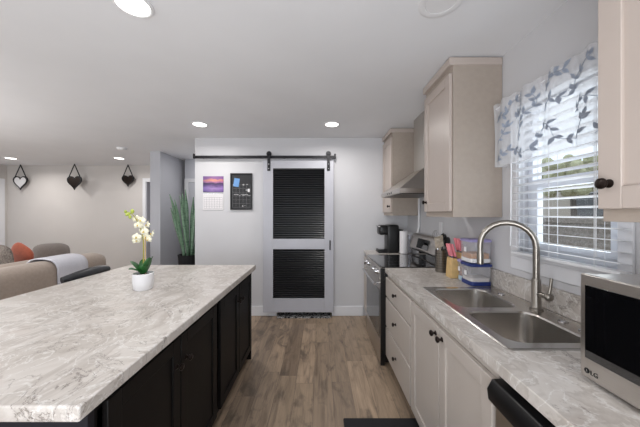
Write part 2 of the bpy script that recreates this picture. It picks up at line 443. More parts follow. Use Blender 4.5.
# bedroom beyond the far doorway
b = BM(); box(b, -5.9, -1.6, YL + 2.9, YL + 3, 0, CEIL); box(b, -5.9, -5.8, YL + .12, YL + 3, 0, CEIL); box(b, -1.7, -1.6, YL + .12, YL + 3, 0, CEIL)
struct('wall_bedroom', b, 'wall_grey')
# wall behind the camera with its two glazed openings
b = BM()
box(b, XL, -6.2, YF - .12, YF, 0, CEIL); box(b, -3.8, -2.1, YF - .12, YF, 0, CEIL); box(b, .9, XR + .12, YF - .12, YF, 0, CEIL)
for x0, x1, z0, z1 in ((-6.2, -3.8, .65, 2.25), (-2.1, .9, .5, 2.4)):
    box(b, x0, x1, YF - .12, YF, 0, z0); box(b, x0, x1, YF - .12, YF, z1, CEIL)
struct('wall_front', b, 'wall')
for n_, (x0, x1, z0, z1) in zip((3, 4), ((-6.2, -3.8, .65, 2.25), (-2.1, .9, .5, 2.4))):
    b = BM(); t = .05
    box(b, x0, x1, YF - .09, YF - .03, z0, z0 + t); box(b, x0, x1, YF - .09, YF - .03, z1 - t, z1)
    for x in (x0, (x0 + x1) / 2 - t / 2, x1 - t): box(b, x, x + t, YF - .09, YF - .03, z0, z1)
    wn = struct('window_%d' % n_, b, 'pvc')
    struct('pane', box(BM(), x0 + t, x1 - t, YF - .065, YF - .06, z0 + t, z1 - t), 'glass', wn)

# baseboards
def base(name, segs):
    b = BM()
    for s in segs: box(b, *s)
    struct(name, b, 'trim', bev=.004)
base('baseboard_back', [(-1.74, DX0, YB - .014, YB, 0, .135), (DX1, .6, YB - .014, YB, 0, .135)])
base('baseboard_hall', [(-2.60, -1.74, YH - .014, YH, 0, .13)])
base('baseboard_living', [(XL, -3.88, YL - .014, YL, 0, .13)])
base('baseboard_partition', [(-2.884, -2.87, 4.53, YL - .02, 0, .13), (-2.884, -2.686, 4.516, 4.53, 0, .13), (-2.70, -2.686, 4.53, YH - .014, 0, .13)])
# left wall door casing (visible at the frame edge)
b = BM(); box(b, XL, XL + .025, 5.70, 5.80, 0, 2.17); box(b, XL, XL + .025, 4.70, 4.80, 0, 2.17); box(b, XL, XL + .025, 4.80, 5.70, 2.07, 2.17)
d1 = struct('door_1', b, 'trim', bev=.004)
struct('door_leaf', box(BM(), XL, XL + .012, 4.80, 5.70, 0, 2.07), 'door', d1)
# far doorway casing with an open bedroom door
b = BM(); box(b, -3.87, -3.80, YL - .02, YL - .0005, 0, 2.19); box(b, -2.95, -2.888, YL - .02, YL - .0005, 0, 2.19); box(b, -3.80, -2.95, YL - .02, YL - .0005, 2.11, 2.19)
d2 = struct('door_2', b, 'trim', bev=.004)
struct('jamb', box(BM(), -3.7995, -3.785, YL, YL + .12, 0, 2.109), 'door', d2)
dl = BM(); box(dl, -2.98, -2.945, YL + .13, YL + .95, .01, 2.09)
struct('door_leaf', dl, 'door', d2)
# hall door: casing and closed leaf
b = BM(); box(b, -2.60, -2.53, YH - .02, YH, 0, 2.09); box(b, -1.81, -1.75, YH - .02, YH, 0, 2.09); box(b, -2.53, -1.81, YH - .02, YH, 2.02, 2.09)
d3 = struct('door_3', b, 'wall', bev=.004)
struct('door_leaf', box(BM(), -2.53, -1.81, YH - .008, YH, 0, 2.02), 'wall_grey', d3)

# ---- kitchen window
b = BM(); t = .035
x0, x1 = XR + .045, XR + .10
box(b, x0, x1, WY0, WY1, WZ0, WZ0 + .05); box(b, x0, x1, WY0, WY1, WZ1 - t, WZ1)
box(b, x0, x1, WY0, WY0 + t, WZ0 + .05, WZ1 - t); box(b, x0, x1, WY1 - t, WY1, WZ0 + .05, WZ1 - t)
win = struct('window_1', b, 'pvc', bev=.003)
b = BM(); box(b, x0 - .012, x1 - .01, WY0 + t, WY1 - t, 1.565, 1.615); box(b, x0 - .012, x0 + .02, WY1 - t - .05, WY1 - t, WZ0 + .05, 1.565); box(b, x0 - .012, x0 + .02, WY0 + t, WY0 + t + .03, WZ0 + .05, 1.565)
box(b, x0 - .012, x0 + .02, WY0 + t + .03, WY1 - t - .05, WZ0 + .05, WZ0 + .075)
struct('sash', b, 'pvc', win)
struct('pane', box(BM(), x0 + .012, x0 + .016, WY0 + t, WY1 - t, WZ0 + .05, 1.565), 'glass', win)
struct('pane', box(BM(), x0 + .03, x0 + .034, WY0 + t, WY1 - t, 1.61, WZ1 - t), 'glass', win)
b = BM(); box(b, XR - .012, XR, WY0 - .055, WY0, WZ0 - .02, WZ1 + .05); box(b, XR - .012, XR, WY1, WY1 + .07, WZ0 - .02, WZ1 + .05)
box(b, XR - .012, XR, WY0, WY1, WZ1, WZ1 + .05); box(b, XR - .012, XR, WY0 - .055, WY1 + .07, 1.078, WZ0 - .02)
struct('casing', b, 'trim', win, bev=.003)
struct('window_sill', box(BM(), XR - .03, XR + .045, WY0 - .0, WY1 + .0, WZ0 - .018, WZ0), 'trim', win, bev=.004)

# ================================================================== EXTERIOR
b = BM(); box(b, XR + .15, 40, -20, 40, -.55, -.45); struct('ground', b, 'soil')
w_ = thing('block_wall', 'speckled taupe masonry yard wall outside the kitchen window', 'wall', (3.0, 3.2, -.45))
obj('wall_face', box(BM(), 3.0, 3.2, -3, 12, -.45, 1.30), 'block', w_)
obj('wall_cap', box(BM(), 2.97, 3.23, -3, 12, 1.30, 1.37), 'block', w_, bev=.01)
h_ = thing('neighbor_house', 'beige neighbouring house with dark windows seen through the blinds', 'house', (9, 9, -.45))
obj('house_wall', box(BM(), 8.0, 14, 2, 18, -.45, 2.75), 'siding', h_)
b = BM(); vs = [b.verts.new(p) for p in ((7.4, 1.4, 2.7), (7.4, 18.6, 2.7), (11, 18.6, 3.5), (11, 1.4, 3.5), (14.6, 18.6, 2.7), (14.6, 1.4, 2.7))]
b.faces.new((vs[0], vs[3], vs[2], vs[1])); b.faces.new((vs[3], vs[5], vs[4], vs[2])); b.faces.new((vs[0], vs[5], vs[3])); b.faces.new((vs[1], vs[2], vs[4])); b.faces.new((vs[0], vs[1], vs[4], vs[5]))
obj('roof', b, 'roof', h_)
for y in (5.6, 7.9, 10.4):
    f_ = obj('window', box(BM(), 7.95, 8.0, y - .55, y + .55, .9, 2.1), 'trim', h_)
    obj('pane', box(BM(), 7.935, 7.95, y - .47, y + .47, .98, 2.02), 'glassblack', f_)
t = thing('tree', 'olive green leafy tree beyond the yard wall', 'tree', (6.4, 6.8, -.45))
obj('trunk', tube(BM(), [(6.4, 6.8, -.45), (6.42, 6.75, 1.0), (6.4, 6.8, 2.1)], [.09, .07, .05], 8), 'roof', t, smooth=True)
b = BM()
for i in range(120):
    a = random.uniform(0, 2 * PI); q = random.uniform(0, 1.0)
    sphere(b, (6.4 + .7 * q * math.cos(a), 6.8 + 1.5 * q * math.sin(a), 2.35 + random.uniform(-.42, .45)), random.uniform(.06, .16), u=7, v=5)
obj('foliage', b, 'hedge', t)

# ================================================================== CABINETRY HELPERS
def shaker(name, parent, m, xf, sg, y0, y1, z0, z1, t=.02, rail=.065, rec=.009):
    # front surface at xf, facing sg (+1 = +x, -1 = -x)
    b = BM(); xb = xf - sg * t
    box(b, xb, xf - sg * rec, y0 + .01, y1 - .01, z0 + .01, z1 - .01)
    box(b, xb, xf, y0, y0 + rail, z0, z1); box(b, xb, xf, y1 - rail, y1, z0, z1)
    box(b, xb, xf, y0 + rail, y1 - rail, z0, z0 + rail); box(b, xb, xf, y0 + rail, y1 - rail, z1 - rail, z1)
    return obj(name, b, m, parent, bev=.0025)
def knob(parent, x, y, z, sg, m='bronze', r=.016):
    b = BM(); ax = 'X' if sg > 0 else '-X'
    lathe(b, (x, y, z), [(r * .8, 0), (r * .75, .003), (r * .38, .006), (r * .34, .013), (r * .8, .018), (r, .023), (r * .95, .028), (r * .6, .032), (0, .033)], 16, ax)
    return obj('knob', b, m, parent, smooth=True)

# ================================================================== ISLAND
def island_unit(y0, y1, doors, label, knobs):
    t = thing('island_cabinet', label, 'cabinet', (-1.07, (y0 + y1) / 2, 0), None)
    xf, xb = -.68, -1.42
    b = BM()
    box(b, xb, xf, y0, y0 + .018, .10, .865); box(b, xb, xf, y1 - .018, y1, .10, .865)
    box(b, xb, xb + .018, y0 + .018, y1 - .018, .10, .865); box(b, xb + .018, xf, y0 + .018, y1 - .018, .10, .118)
    box(b, xf - .018, xf, y0 + .018, y1 - .018, .82, .865); box(b, xf - .018, xf, y0 + .018, y1 - .018, .118, .14)
    for (d0, d1), k in zip(doors, knobs): pass
    mid = (doors[0][1] + doors[1][0]) / 2
    box(b, xf - .018, xf, mid - .02, mid + .02, .14, .82)
    obj('body', b, 'dark', t)
    obj('toe_kick', box(BM(), xb + .02, xf - .05, y0 + .01, y1 - .0, 0, .10), 'dark', t)
    for (d0, d1), k in zip(doors, knobs):
        d = shaker('door', t, 'dark', -.66, 1, d0, d1, .115, .838, rail=.06)
        knob(d, -.66, k, .715, 1)
    return t
island_unit(.80, 1.752, [(.835, 1.268), (1.276, 1.718)], 'near espresso island cabinet with two doors under the big marble top', (1.232, 1.318))
island_unit(1.754, 2.605, [(1.785, 2.188), (2.198, 2.58)], 'far espresso island cabinet nearest the sliding door', (2.150, 2.235))
b = BM(); box(b, -1.42, -.672, .775, .798, 0, .865)
solo('island_end_panel', b, 'darkside', 'navy black end panel closing the near end of the island', 'panel')
b = BM(); box(b, -1.42, -.672, 2.607, 2.628, .0, .865)
solo('island_end_panel', b, 'dark', 'dark end panel on the far end of the island by the doorway', 'panel')
b = BM(); box(b, -1.88, -.635, .706, 2.65, .868, .912)
o = solo('island_countertop', b, 'marble', 'long grey veined marble island countertop holding the orchid', 'countertop', bev=.005)

# ================================================================== RIGHT RUN
CT = .914; XF = .605
def base_cab(name, label, y0, y1, top=.868):
    t = thing(name, label, 'cabinet', (.9, (y0 + y1) / 2, 0))
    b = BM(); xf, xb = .63, 1.215
    box(b, xf, xb, y0, y0 + .018, .10, top); box(b, xf, xb, y1 - .018, y1, .10, top)
    box(b, xb - .012, xb, y0 + .018, y1 - .018, .10, top); box(b, xf, xb - .012, y0 + .018, y1 - .018, .10, .118)
    box(b, xf, xf + .018, y0 + .018, y1 - .018, .835, top); box(b, xf, xf + .018, y0 + .018, y1 - .018, .118, .13)
    box(b, xf, xf + .018, y0 + .018, y0 + .04, .13, .835); box(b, xf, xf + .018, y1 - .04, y1 - .018, .13, .835)
    obj('body', b, 'cablow', t)
    obj('toe_kick', box(BM(), .695, xb, y0, y1, 0, .10), 'blackmat', t)
    return t
# three drawer unit
c = base_cab('drawer_cabinet', 'pale three drawer base cabinet between the range and the sink doors', 1.805, 2.493)
obj('divider', box(BM(), .632, .648, 1.845, 2.453, .13, .83), 'cablow', c)
for z0, z1 in ((.662, .835), (.388, .648), (.112, .374)):
    d = obj('drawer', box(BM(), .608, .63, 1.815, 2.483, z0, z1), 'cablow', c, bev=.005)
    knob(d, .608, 2.149, (z0 + z1) / 2 + .01, -1)
# sink base
c = base_cab('sink_cabinet', 'pale two door base cabinet under the stainless sink', .942, 1.803)
obj('divider', box(BM(), .63, .648, 1.352, 1.392, .118, .835), 'cablow', c)
d = shaker('door', c, 'cablow', .608, -1, 1.376, 1.795, .115, .835, t=.022); knob(d, .608, 1.408, .792, -1)
d = shaker('door', c, 'cablow', .608, -1, .948, 1.368, .115, .835, t=.022); knob(d, .608, 1.335, .792, -1)
# far base cabinet
c = base_cab('narrow_base_cabinet', 'narrow pale base cabinet between the range and the back wall', 3.27, 3.712)
d = obj('drawer', box(BM(), .608, .63, 3.28, 3.70, .70, .835), 'cablow', c, bev=.004); knob(d, .608, 3.49, .77, -1)
d = shaker('door', c, 'cablow', .608, -1, 3.28, 3.70, .115, .69, t=.022); knob(d, .608, 3.35, .65, -1)
# cabinet past the dishwasher (out at the frame edge)
c = base_cab('base_cabinet', 'pale base cabinet at the near end of the counter past the dishwasher', -.60, .328)
d = shaker('door', c, 'cablow', .608, -1, -.59, .32, .115, .835, t=.022); knob(d, .608, .27, .79, -1)

# dishwasher
t = thing('dishwasher', 'stainless dishwasher with black control panel beside the sink doors', 'dishwasher', (.9, .635, 0))
obj('tub', box(BM(), .66, 1.2, .335, .935, .10, .862), 'black', t)
obj('door', box(BM(), .61, .655, .337, .933, .13, .752), 'steelv', t, bev=.004)
b = BM()
pr = [(.655, .765), (.608, .757), (.584, .775), (.580, .812), (.598, .846), (.655, .848)]
ya, yb = .336, .934
A = [b.verts.new((x, ya, z)) for x, z in pr]; B = [b.verts.new((x, yb, z)) for x, z in pr]
b.faces.new(A); b.faces.new(B)
for i in range(6): b.faces.new((A[i], A[(i + 1) % 6], B[(i + 1) % 6], B[i]))
bmesh.ops.recalc_face_normals(b, faces=b.faces[:])
obj('control_panel', b, 'black', t, bev=.004)
obj('toe_panel', box(BM(), .69, .72, .34, .93, 0, .10), 'black', t)

# sink countertop (with the cut-out)
SX0, SX1, SY0, SY1 = .700, 1.175, .995, 1.825
def ring_slab(bm, X0, X1, Y0, Y1, x0, x1, y0, y1, z0, z1):
    vt, vb, it, ib = [], [], [], []
    for z, o_, i_ in ((z1, vt, it), (z0, vb, ib)):
        for p in ((X0, Y0), (X1, Y0), (X1, Y1), (X0, Y1)): o_.append(bm.verts.new((p[0], p[1], z)))
        for p in ((x0, y0), (x1, y0), (x1, y1), (x0, y1)): i_.append(bm.verts.new((p[0], p[1], z)))
    for k in range(4):
        j = (k + 1) % 4
        bm.faces.new((vt[k], vt[j], it[j], it[k])); bm.faces.new((vb[k], ib[k], ib[j], vb[j]))
        bm.faces.new((vt[k], vb[k], vb[j], vt[j])); bm.faces.new((it[k], it[j], ib[j], ib[k]))
    bmesh.ops.recalc_face_normals(bm, faces=bm.faces[:])
b = BM(); ring_slab(b, XF, 1.218, -.60, 2.497, SX0 + .01, SX1 - .01, SY0 + .01, SY1 - .01, .872, CT)
solo('countertop', b, 'marble', 'marble countertop with the sink and microwave along the window wall', 'countertop', bev=.005)
b = BM(); box(b, XF, 1.218, 3.262, 3.724, .872, CT)
solo('countertop', b, 'marble', 'short marble countertop in the corner under the coffee maker', 'countertop', bev=.005)
b = BM(); box(b, 1.198, 1.218, -.60, 2.497, CT + .001, 1.036)
solo('backsplash', b, 'marble', 'low marble backsplash strip behind the faucet', 'backsplash', bev=.003)
b = BM(); box(b, 1.198, 1.218, 3.262, 3.724, CT + .001, 1.036)
solo('backsplash', b, 'marble', 'short marble backsplash behind the coffee maker', 'backsplash', bev=.003)

# sink
t = thing('sink', 'double bowl stainless steel drop in sink', 'sink', (.95, 1.41, CT))
bowls = [(1.035, 1.375), (1.425, 1.785)]; BX0, BX1 = .738, 1.07
def rrect(x0, x1, y0, y1, r, z, n=5):
    pts = []
    for cx, cy, a0 in ((x1 - r, y1 - r, 0), (x0 + r, y1 - r, 90), (x0 + r, y0 + r, 180), (x1 - r, y0 + r, 270)):
        for k in range(n + 1):
            a = R(a0 + 90 * k / n); pts.append((cx + r * math.cos(a), cy + r * math.sin(a), z))
    return pts
b = BM()
# flange: outer band and the deck between the bowls
zt = CT + .006
def loops(bm, L):
    V = [[bm.verts.new(p) for p in l] for l in L]
    for A, B in zip(V, V[1:]):
        n = len(A)
        for k in range(n): bm.faces.new((A[k], A[(k + 1) % n], B[(k + 1) % n], B[k]))
    return V
for (y0, y1), (o0, o1) in zip(bowls, ((SY0, 1.4), (1.4, SY1))):
    # deck quarter around each bowl: from the outer rectangle to the bowl mouth (same point count)
    outer = rrect(SX0, SX1, o0, o1, .004, zt); mouth = rrect(BX0, BX1, y0, y1, .065, zt)
    loops(b, [outer, mouth, rrect(BX0 + .004, BX1 - .004, y0 + .004, y1 - .004, .065, zt - .008)])
loops(b, [rrect(SX0 - .006, SX1 + .006, SY0 - .006, SY1 + .006, .02, CT + .0008), rrect(SX0 + .002, SX1 - .002, SY0 + .002, SY1 - .002, .012, zt)])
bmesh.ops.recalc_face_normals(b, faces=b.faces[:])
obj('rim', b, 'sinksteel', t, smooth=True)
for y0, y1 in bowls:
    b = BM()
    L = [rrect(BX0 + .004, BX1 - .004, y0 + .004, y1 - .004, .065, zt - .008), rrect(BX0 + .012, BX1 - .012, y0 + .012, y1 - .012, .062, CT - .14), rrect(BX0 + .03, BX1 - .03, y0 + .03, y1 - .03, .05, CT - .185), rrect(BX0 + .06, BX1 - .06, y0 + .06, y1 - .06, .03, CT - .192)]
    V = loops(b, L); b.faces.new(V[-1])
    bmesh.ops.recalc_face_normals(b, faces=b.faces[:]); bmesh.ops.reverse_faces(b, faces=b.faces[:])
    bo = obj('bowl', b, 'sinksteel', t, smooth=True)
    obj('drain', lathe(BM(), ((BX0 + BX1) / 2, (y0 + y1) / 2, CT - .191), [(.045, 0), (.045, .003), (.036, .004), (.03, .001), (0, .001)], 20), 'steel_dark', bo, smooth=True)
for y in (1.14, 1.24, 1.66):
    obj('hole_cover', lathe(BM(), (1.125, y, zt), [(.02, 0), (.02, .004), (.015, .007), (0, .007)], 18), 'chrome', t, smooth=True)

# faucet
zt = CT + .0065
t = thing('faucet', 'brushed nickel gooseneck faucet behind the sink', 'faucet', (1.13, 1.40, zt))
fx, fy = 1.13, 1.40
obj('base', lathe(BM(), (fx, fy, zt), [(.03, 0), (.03, .006), (.024, .01), (.021, .016), (.021, .15), (.018, .158), (.0145, .165)], 20), 'nickel', t, smooth=True)
pts = [(fx, fy, 1.08), (fx, fy, 1.20)]
dirv = Vector((-.215, .13, 0)); L_ = dirv.length; dirv.normalize(); rad = L_ / 2
for k in range(0, 13):
    a = PI - PI * k / 12
    pts.append(tuple(Vector((fx, fy, 1.245)) + dirv * (rad + rad * math.cos(a)) + Vector((0, 0, rad * math.sin(a)))))
pts.append(tuple(Vector((fx, fy, 1.215)) + dirv * L_))
obj('gooseneck', tube(BM(), pts, .0155, 14), 'nickel', t, smooth=True)
e = Vector((fx, fy, 1.215)) + dirv * L_
obj('spray_head', lathe(BM(), (e.x, e.y, e.z - .085), [(.014, 0), (.0175, .004), (.0175, .05), (.015, .085), (.0135, .095)], 16), 'nickel', t, smooth=True)
b = BM(); cyl(b, (fx, fy - .015, 1.005), .013, -.05, 14, 'Y')
sphere(b, (fx, fy - .075, 1.005), .02)
ha = obj('handle', b, 'nickel', t, smooth=True)
obj('lever', tube(BM(), [(fx, fy - .075, 1.01), (fx + .008, fy - .078, 1.06), (fx + .01, fy - .08, 1.10)], [.008, .007, .007], 10), 'nickel', ha, smooth=True)

# ================================================================== RANGE
t = thing('range', 'stainless electric range with black glass cooktop between the counters', 'stove', (.9, 2.88, 0))
RY0, RY1 = 2.503, 3.257
obj('body', box(BM(), .605, 1.19, RY0, RY1, .03, .908), 'black', t)
obj('cooktop', box(BM(), .575, 1.15, RY0, RY1, .908, .922), 'glassblack', t, bev=.004)
for cx, cy, r in ((.74, 2.70, .09), (.74, 3.06, .075), (1.0, 2.70, .07), (1.0, 3.06, .09)):
    n = 32; b = BM()
    for rr in (r,):
        o1 = [b.verts.new((cx + rr * math.cos(2 * PI * k / n), cy + rr * math.sin(2 * PI * k / n), .9224)) for k in range(n)]
        i1 = [b.verts.new((cx + (rr - .002) * math.cos(2 * PI * k / n), cy + (rr - .002) * math.sin(2 * PI * k / n), .9224)) for k in range(n)]
        for k in range(n): b.faces.new((o1[k], o1[(k + 1) % n], i1[(k + 1) % n], i1[k]))
    obj('burner_mark', b, 'ink', t)
# slanted front control strip
b = BM(); pr = [(.605, .80), (.560, .80), (.553, .81), (.575, .905), (.605, .907)]
A = [b.verts.new((x, RY0, z)) for x, z in pr]; B = [b.verts.new((x, RY1, z)) for x, z in pr]
b.faces.new(A); b.faces.new(B)
for i in range(5): b.faces.new((A[i], A[(i + 1) % 5], B[(i + 1) % 5], B[i]))
bmesh.ops.recalc_face_normals(b, faces=b.faces[:])
cp = obj('control_strip', b, 'steel', t)
for y in (2.60, 2.74, 3.02, 3.16):
    obj('knob', lathe(BM(), (.564, y, .855), [(.026, 0), (.026, .006), (.021, .01), (.019, .034), (.016, .038), (0, .038)], 20, '-X', Matrix.Rotation(R(13), 3, 'Y')), 'chrome', cp, smooth=True)
od = obj('oven_door', box(BM(), .563, .604, RY0 + .004, RY1 - .004, .215, .795), 'steel', t, bev=.005)
obj('oven_glass', box(BM(), .560, .5635, RY0 + .035, RY1 - .035, .245, .70), 'oven', od, bev=.001)
b = BM(); tube(b, [(.52, RY0 + .04, .752), (.52, RY1 - .04, .752)], .013, 14)
for y in (RY0 + .08, RY1 - .08): cyl(b, (.566, y, .752), .009, .046, 12, '-X')
obj('oven_handle', b, 'chrome', od, smooth=True)
obj('side_panel', box(BM(), .565, .604, RY0 - .002, RY0 + .003, .0, .905), 'black', t)
obj('warming_drawer', box(BM(), .566, .604, RY0 + .004, RY1 - .004, .012, .205), 'steel', t, bev=.005)
# backguard
b = BM(); pr = [(1.19, .922), (1.135, .922), (1.12, .985), (1.13, 1.0), (1.085, 1.02), (1.12, 1.165), (1.14, 1.185), (1.19, 1.185)]
A = [b.verts.new((x, RY0 + .005, z)) for x, z in pr]; B = [b.verts.new((x, RY1 - .005, z)) for x, z in pr]
b.faces.new(A); b.faces.new(B)
for i in range(len(pr)): b.faces.new((A[i], A[(i + 1) % len(pr)], B[(i + 1) % len(pr)], B[i]))
bmesh.ops.recalc_face_normals(b, faces=b.faces[:])
bg_ = obj('backguard', b, 'steel', t, bev=.003)
rt = Matrix.Rotation(R(13.6), 3, 'Y')
obj('display', box(BM(), 1.094, 1.098, 2.72, 3.02, 1.04, 1.145, rt, (1.096, 2.88, 1.09)), 'glassblack', bg_)
obj('reflection_strip', box(BM(), 1.108, 1.13, RY0 + .02, RY1 - .02, .93, 1.0), 'glassblack', bg_, bev=.002)  # gloss black strip standing in for the cooktop's reflections under the backguard

# ================================================================== HOOD
t = thing('range_hood', 'stainless chimney range hood mounted over the stove', 'range hood', (1.0, 2.88, 1.607))
HX = .745
b = BM()
HY0, HY1 = 2.503, 3.257
box(b, HX, 1.215, HY0, HY1, 1.613, 1.655)
bo = [b.verts.new(p) for p in ((HX, HY0, 1.655), (1.215, HY0, 1.655), (1.215, HY1, 1.655), (HX, HY1, 1.655))]
to = [b.verts.new(p) for p in ((1.055, 2.735, 1.885), (1.215, 2.735, 1.885), (1.215, 3.025, 1.885), (1.055, 3.025, 1.885))]
for k in range(4): b.faces.new((bo[k], bo[(k + 1) % 4], to[(k + 1) % 4], to[k]))
b.faces.new(to)
bmesh.ops.recalc_face_normals(b, faces=b.faces[:])
obj('canopy', b, 'steel', t)
obj('chimney', box(BM(), 1.058, 1.215, 2.738, 3.022, 1.885, CEIL - .002), 'steelv', t, bev=.002)
b = BM(); box(b, HX + .03, 1.19, HY0 + .03, HY1 - .03, 1.607, 1.613)
obj('filter', b, 'steel_dark', t)
for y in (2.80, 2.88, 2.96): obj('button', cyl(BM(), (HX, y, 1.634), .009, .004, 12, '-X'), 'black', t)

# ================================================================== UPPER CABINETS
def upper(label, y0, y1, doors, kn, name='wall_cabinet'):
    t = thing(name, label, 'cabinet', (1.05, (y0 + y1) / 2, 1.395))
    obj('body', box(BM(), .89, 1.217, y0, y1, 1.395, 2.42), 'cabside', t, bev=.001)
    for (d0, d1), k in zip(doors, kn):
        d = shaker('door', t, 'cab', .868, -1, d0, d1, 1.434, 2.362, t=.021, rail=.066)
        knob(d, .868, k, 1.51, -1, r=.017)
    b = BM()
    box(b, .862, 1.217, y0 - .006, y1 + .0, 2.412, 2.462)
    obj('crown', b, 'cab', t, bev=.004)
    return t
upper('greige wall cabinet between the range hood and the window', 1.79, 2.245, [(1.80, 2.232)], [2.19])
upper('small greige wall cabinet in the far corner beyond the range hood', 3.28, 3.724, [(3.29, 3.715)], [3.345])
upper('near greige wall cabinet hanging above the microwave', -.05, .842, [(.402, .838), (-.045, .394)], [.805, -.01])

# ================================================================== MICROWAVE
t = thing('microwave', 'stainless microwave with black door glass beside the sink', 'microwave', (1.0, .57, CT))
MX, MY0, MY1, MZ0, MZ1 = .80, .31, .825, .926, 1.238
obj('case', box(BM(), MX + .025, 1.185, MY0 + .004, MY1 - .004, MZ0 + .004, MZ1 - .003), 'steel', t, bev=.004)
dr = obj('door', box(BM(), MX, MX + .025, MY0, MY1, MZ0, MZ1), 'steel', t, bev=.005)
obj('door_glass', box(BM(), MX - .003, MX + .001, MY0 + .0, MY1 - .018, MZ0 + .062, MZ1 - .032), 'glassblack', dr, bev=.001)
for x in (.86, 1.14):
    for y in (.36, .78): obj('foot', cyl(BM(), (x, y, CT), .013, MZ0 - CT + .006, 12), 'black', t)
# raised logo: ring mark and the two letters
def text(body, size, m, loc, rot, parent, name, ext=.0006):
    cu = bpy.data.curves.new(name, 'FONT'); cu.body = body; cu.size = size; cu.extrude = ext
    tmp = bpy.data.objects.new('tmp', cu); COL.objects.link(tmp)
    dg = bpy.context.evaluated_depsgraph_get(); me = bpy.data.meshes.new_from_object(tmp.evaluated_get(dg))
    bpy.data.objects.remove(tmp); o = bpy.data.objects.new(name, me); COL.objects.link(o)
    me.transform(Matrix.Translation(Vector(loc) - Vector(root_of(parent)['_o'])) @ rot.to_4x4())
    me.materials.clear(); me.materials.append(M[m]); o.parent = parent; return o
# letters run toward -y (away from the aisle viewer's left), face -x
trot = Matrix(((0, 0, -1), (-1, 0, 0), (0, 1, 0)))
text('LG', .0185, 'black', (MX - .0008, .793, .9435), trot, dr, 'logo_letters')
cy, cz = .803, .950
lg = obj('logo_disc', lathe(BM(), (MX, cy, cz), [(.0078, -.0004), (.0078, .001), (.0001, .001)], 24, '-X'), 'black', dr)
b = BM(); box(b, MX - .0016, MX - .001, cy - .0006, cy + .0006, cz - .004, cz + .004); box(b, MX - .0016, MX - .001, cy - .0036, cy + .0006, cz - .004, cz - .003)
obj('logo_mark', b, 'chrome', dr)

# ================================================================== BLINDS & VALANCE
t = thing('window_blind', 'white slatted blind hanging in the kitchen window', 'blind', (1.18, 1.36, WZ0))
by0, by1 = 1.035, 1.632
obj('headrail', box(BM(), 1.165, 1.207, by0, by1, 2.05, 2.09), 'blind', t, bev=.003)
b = BM(); z = 1.222; rotm = Matrix.Rotation(R(7), 3, 'Y')
while z < 2.045:
    box(b, 1.160, 1.207, by0, by1, z - .0014, z + .0014, rotm); z += .0455
obj('slat', b, 'blind', t)
obj('bottom_rail', box(BM(), 1.160, 1.207, by0, by1, 1.178, 1.194), 'blind', t, bev=.003)
for y in (1.135, 1.36, 1.585):
    b = BM(); 
    for x in (1.161, 1.206): tube(b, [(x, y, 1.19), (x, y, 2.05)], .0013, 6)
    obj('ladder_cord', b, 'blind', t)
obj('lift_cord', tube(BM(), [(1.153, 1.12, 1.24), (1.155, 1.12, 2.06)], .0018, 6), 'blind', t)
obj('tilt_wand', tube(BM(), [(1.152, 1.62, 1.225), (1.155, 1.615, 2.06)], .004, 6), 'blind', t)

# valance
VY0, VY1 = .96, 1.735
def vs_(u, v):  # u 0..1 far->near, v 0 top ..1 bottom
    y = VY1 - u * (VY1 - VY0)
    amp = .008 + .013 * v
    x = 1.118 + amp * math.sin(u * 2 * PI * 4.6 + .6) + .007 * math.sin(u * 27 + v * 3)
    zt_ = 2.115 + .006 * math.sin(u * 2 * PI * 9); zb = 1.712 + .008 * math.sin(u * 2 * PI * 4.6 + 1)
    return Vector((x, y, zt_ + (zb - zt_) * v))
t = thing('valance', 'sheer white window valance embroidered with blue grey leaves', 'curtain', (1.15, 1.35, 1.71))
b = BM(); NU, NV = 90, 14; grid = []
for j in range(NV + 1):
    row = [b.verts.new(((1.212), VY1, vs_(0, j / NV).z)), b.verts.new((1.165, VY1 + .005, vs_(0, j / NV).z))]
    row += [b.verts.new(vs_(i / NU, j / NV)) for i in range(NU + 1)]
    grid.append(row)
for j in range(NV):
    for i in range(len(grid[0]) - 1): b.faces.new((grid[j][i], grid[j + 1][i], grid[j + 1][i + 1], grid[j][i + 1]))
cl = obj('fabric', b, 'sheer', t, smooth=True)
obj('curtain_rod', tube(BM(), [(1.20, VY1 - .01, 2.09), (1.135, VY1 - .01, 2.09), (1.135, VY0 + .01, 2.09), (1.20, VY0 + .01, 2.09)], .006, 8), 'trim', t)
def leaf_on(bm, u, v, ang, ln, wd):
    W = VY1 - VY0; H = .40; n = 7
    def P(s, w_):
        du = (math.cos(ang) * s - math.sin(ang) * w_) / W; dv = -(math.sin(ang) * s + math.cos(ang) * w_) / H
        p = vs_(min(max(u + du, 0), 1), min(max(v + dv, .01), .99)); p.x -= .003; return p
    L = [];
    for i in range(n + 1):
        s = i / n; w_ = wd * math.sin(PI * s ** .8) * .5
        L.append((bm.verts.new(P(s * ln, w_)), bm.verts.new(P(s * ln, -w_))))
    for a, c_ in zip(L, L[1:]): bm.faces.new((a[0], a[1], c_[1], c_[0]))
def vine(path, leaves):
    b = BM(); pts = []
    sp = smooth_pts([(u, v, 0) for u, v in path], 10)
    for p in sp:
        q = vs_(min(max(p.x, 0), 1), min(max(p.y, .01), .99)); q.x -= .003; pts.append(q)
    tube(b, pts, .0014, 5)
    n = len(sp)
    for k, i in enumerate(range(3, n, leaves)):
        p = sp[i]; q = sp[min(i + 1, n - 1)] if i < n - 1 else p; o_ = sp[i - 1]
        a = math.atan2(-(q.y - o_.y) * .4, (q.x - o_.x) * .775)
        for s in (1, -1):
            if random.random() < .95: leaf_on(b, p.x, p.y, a + s * random.uniform(.6, 1.1), random.uniform(.028, .044), random.uniform(.014, .021))
    p = sp[-1]; leaf_on(b, p.x, p.y, 1.2, .035, .016)
    obj('leaf_embroidery', b, 'embroid', t)
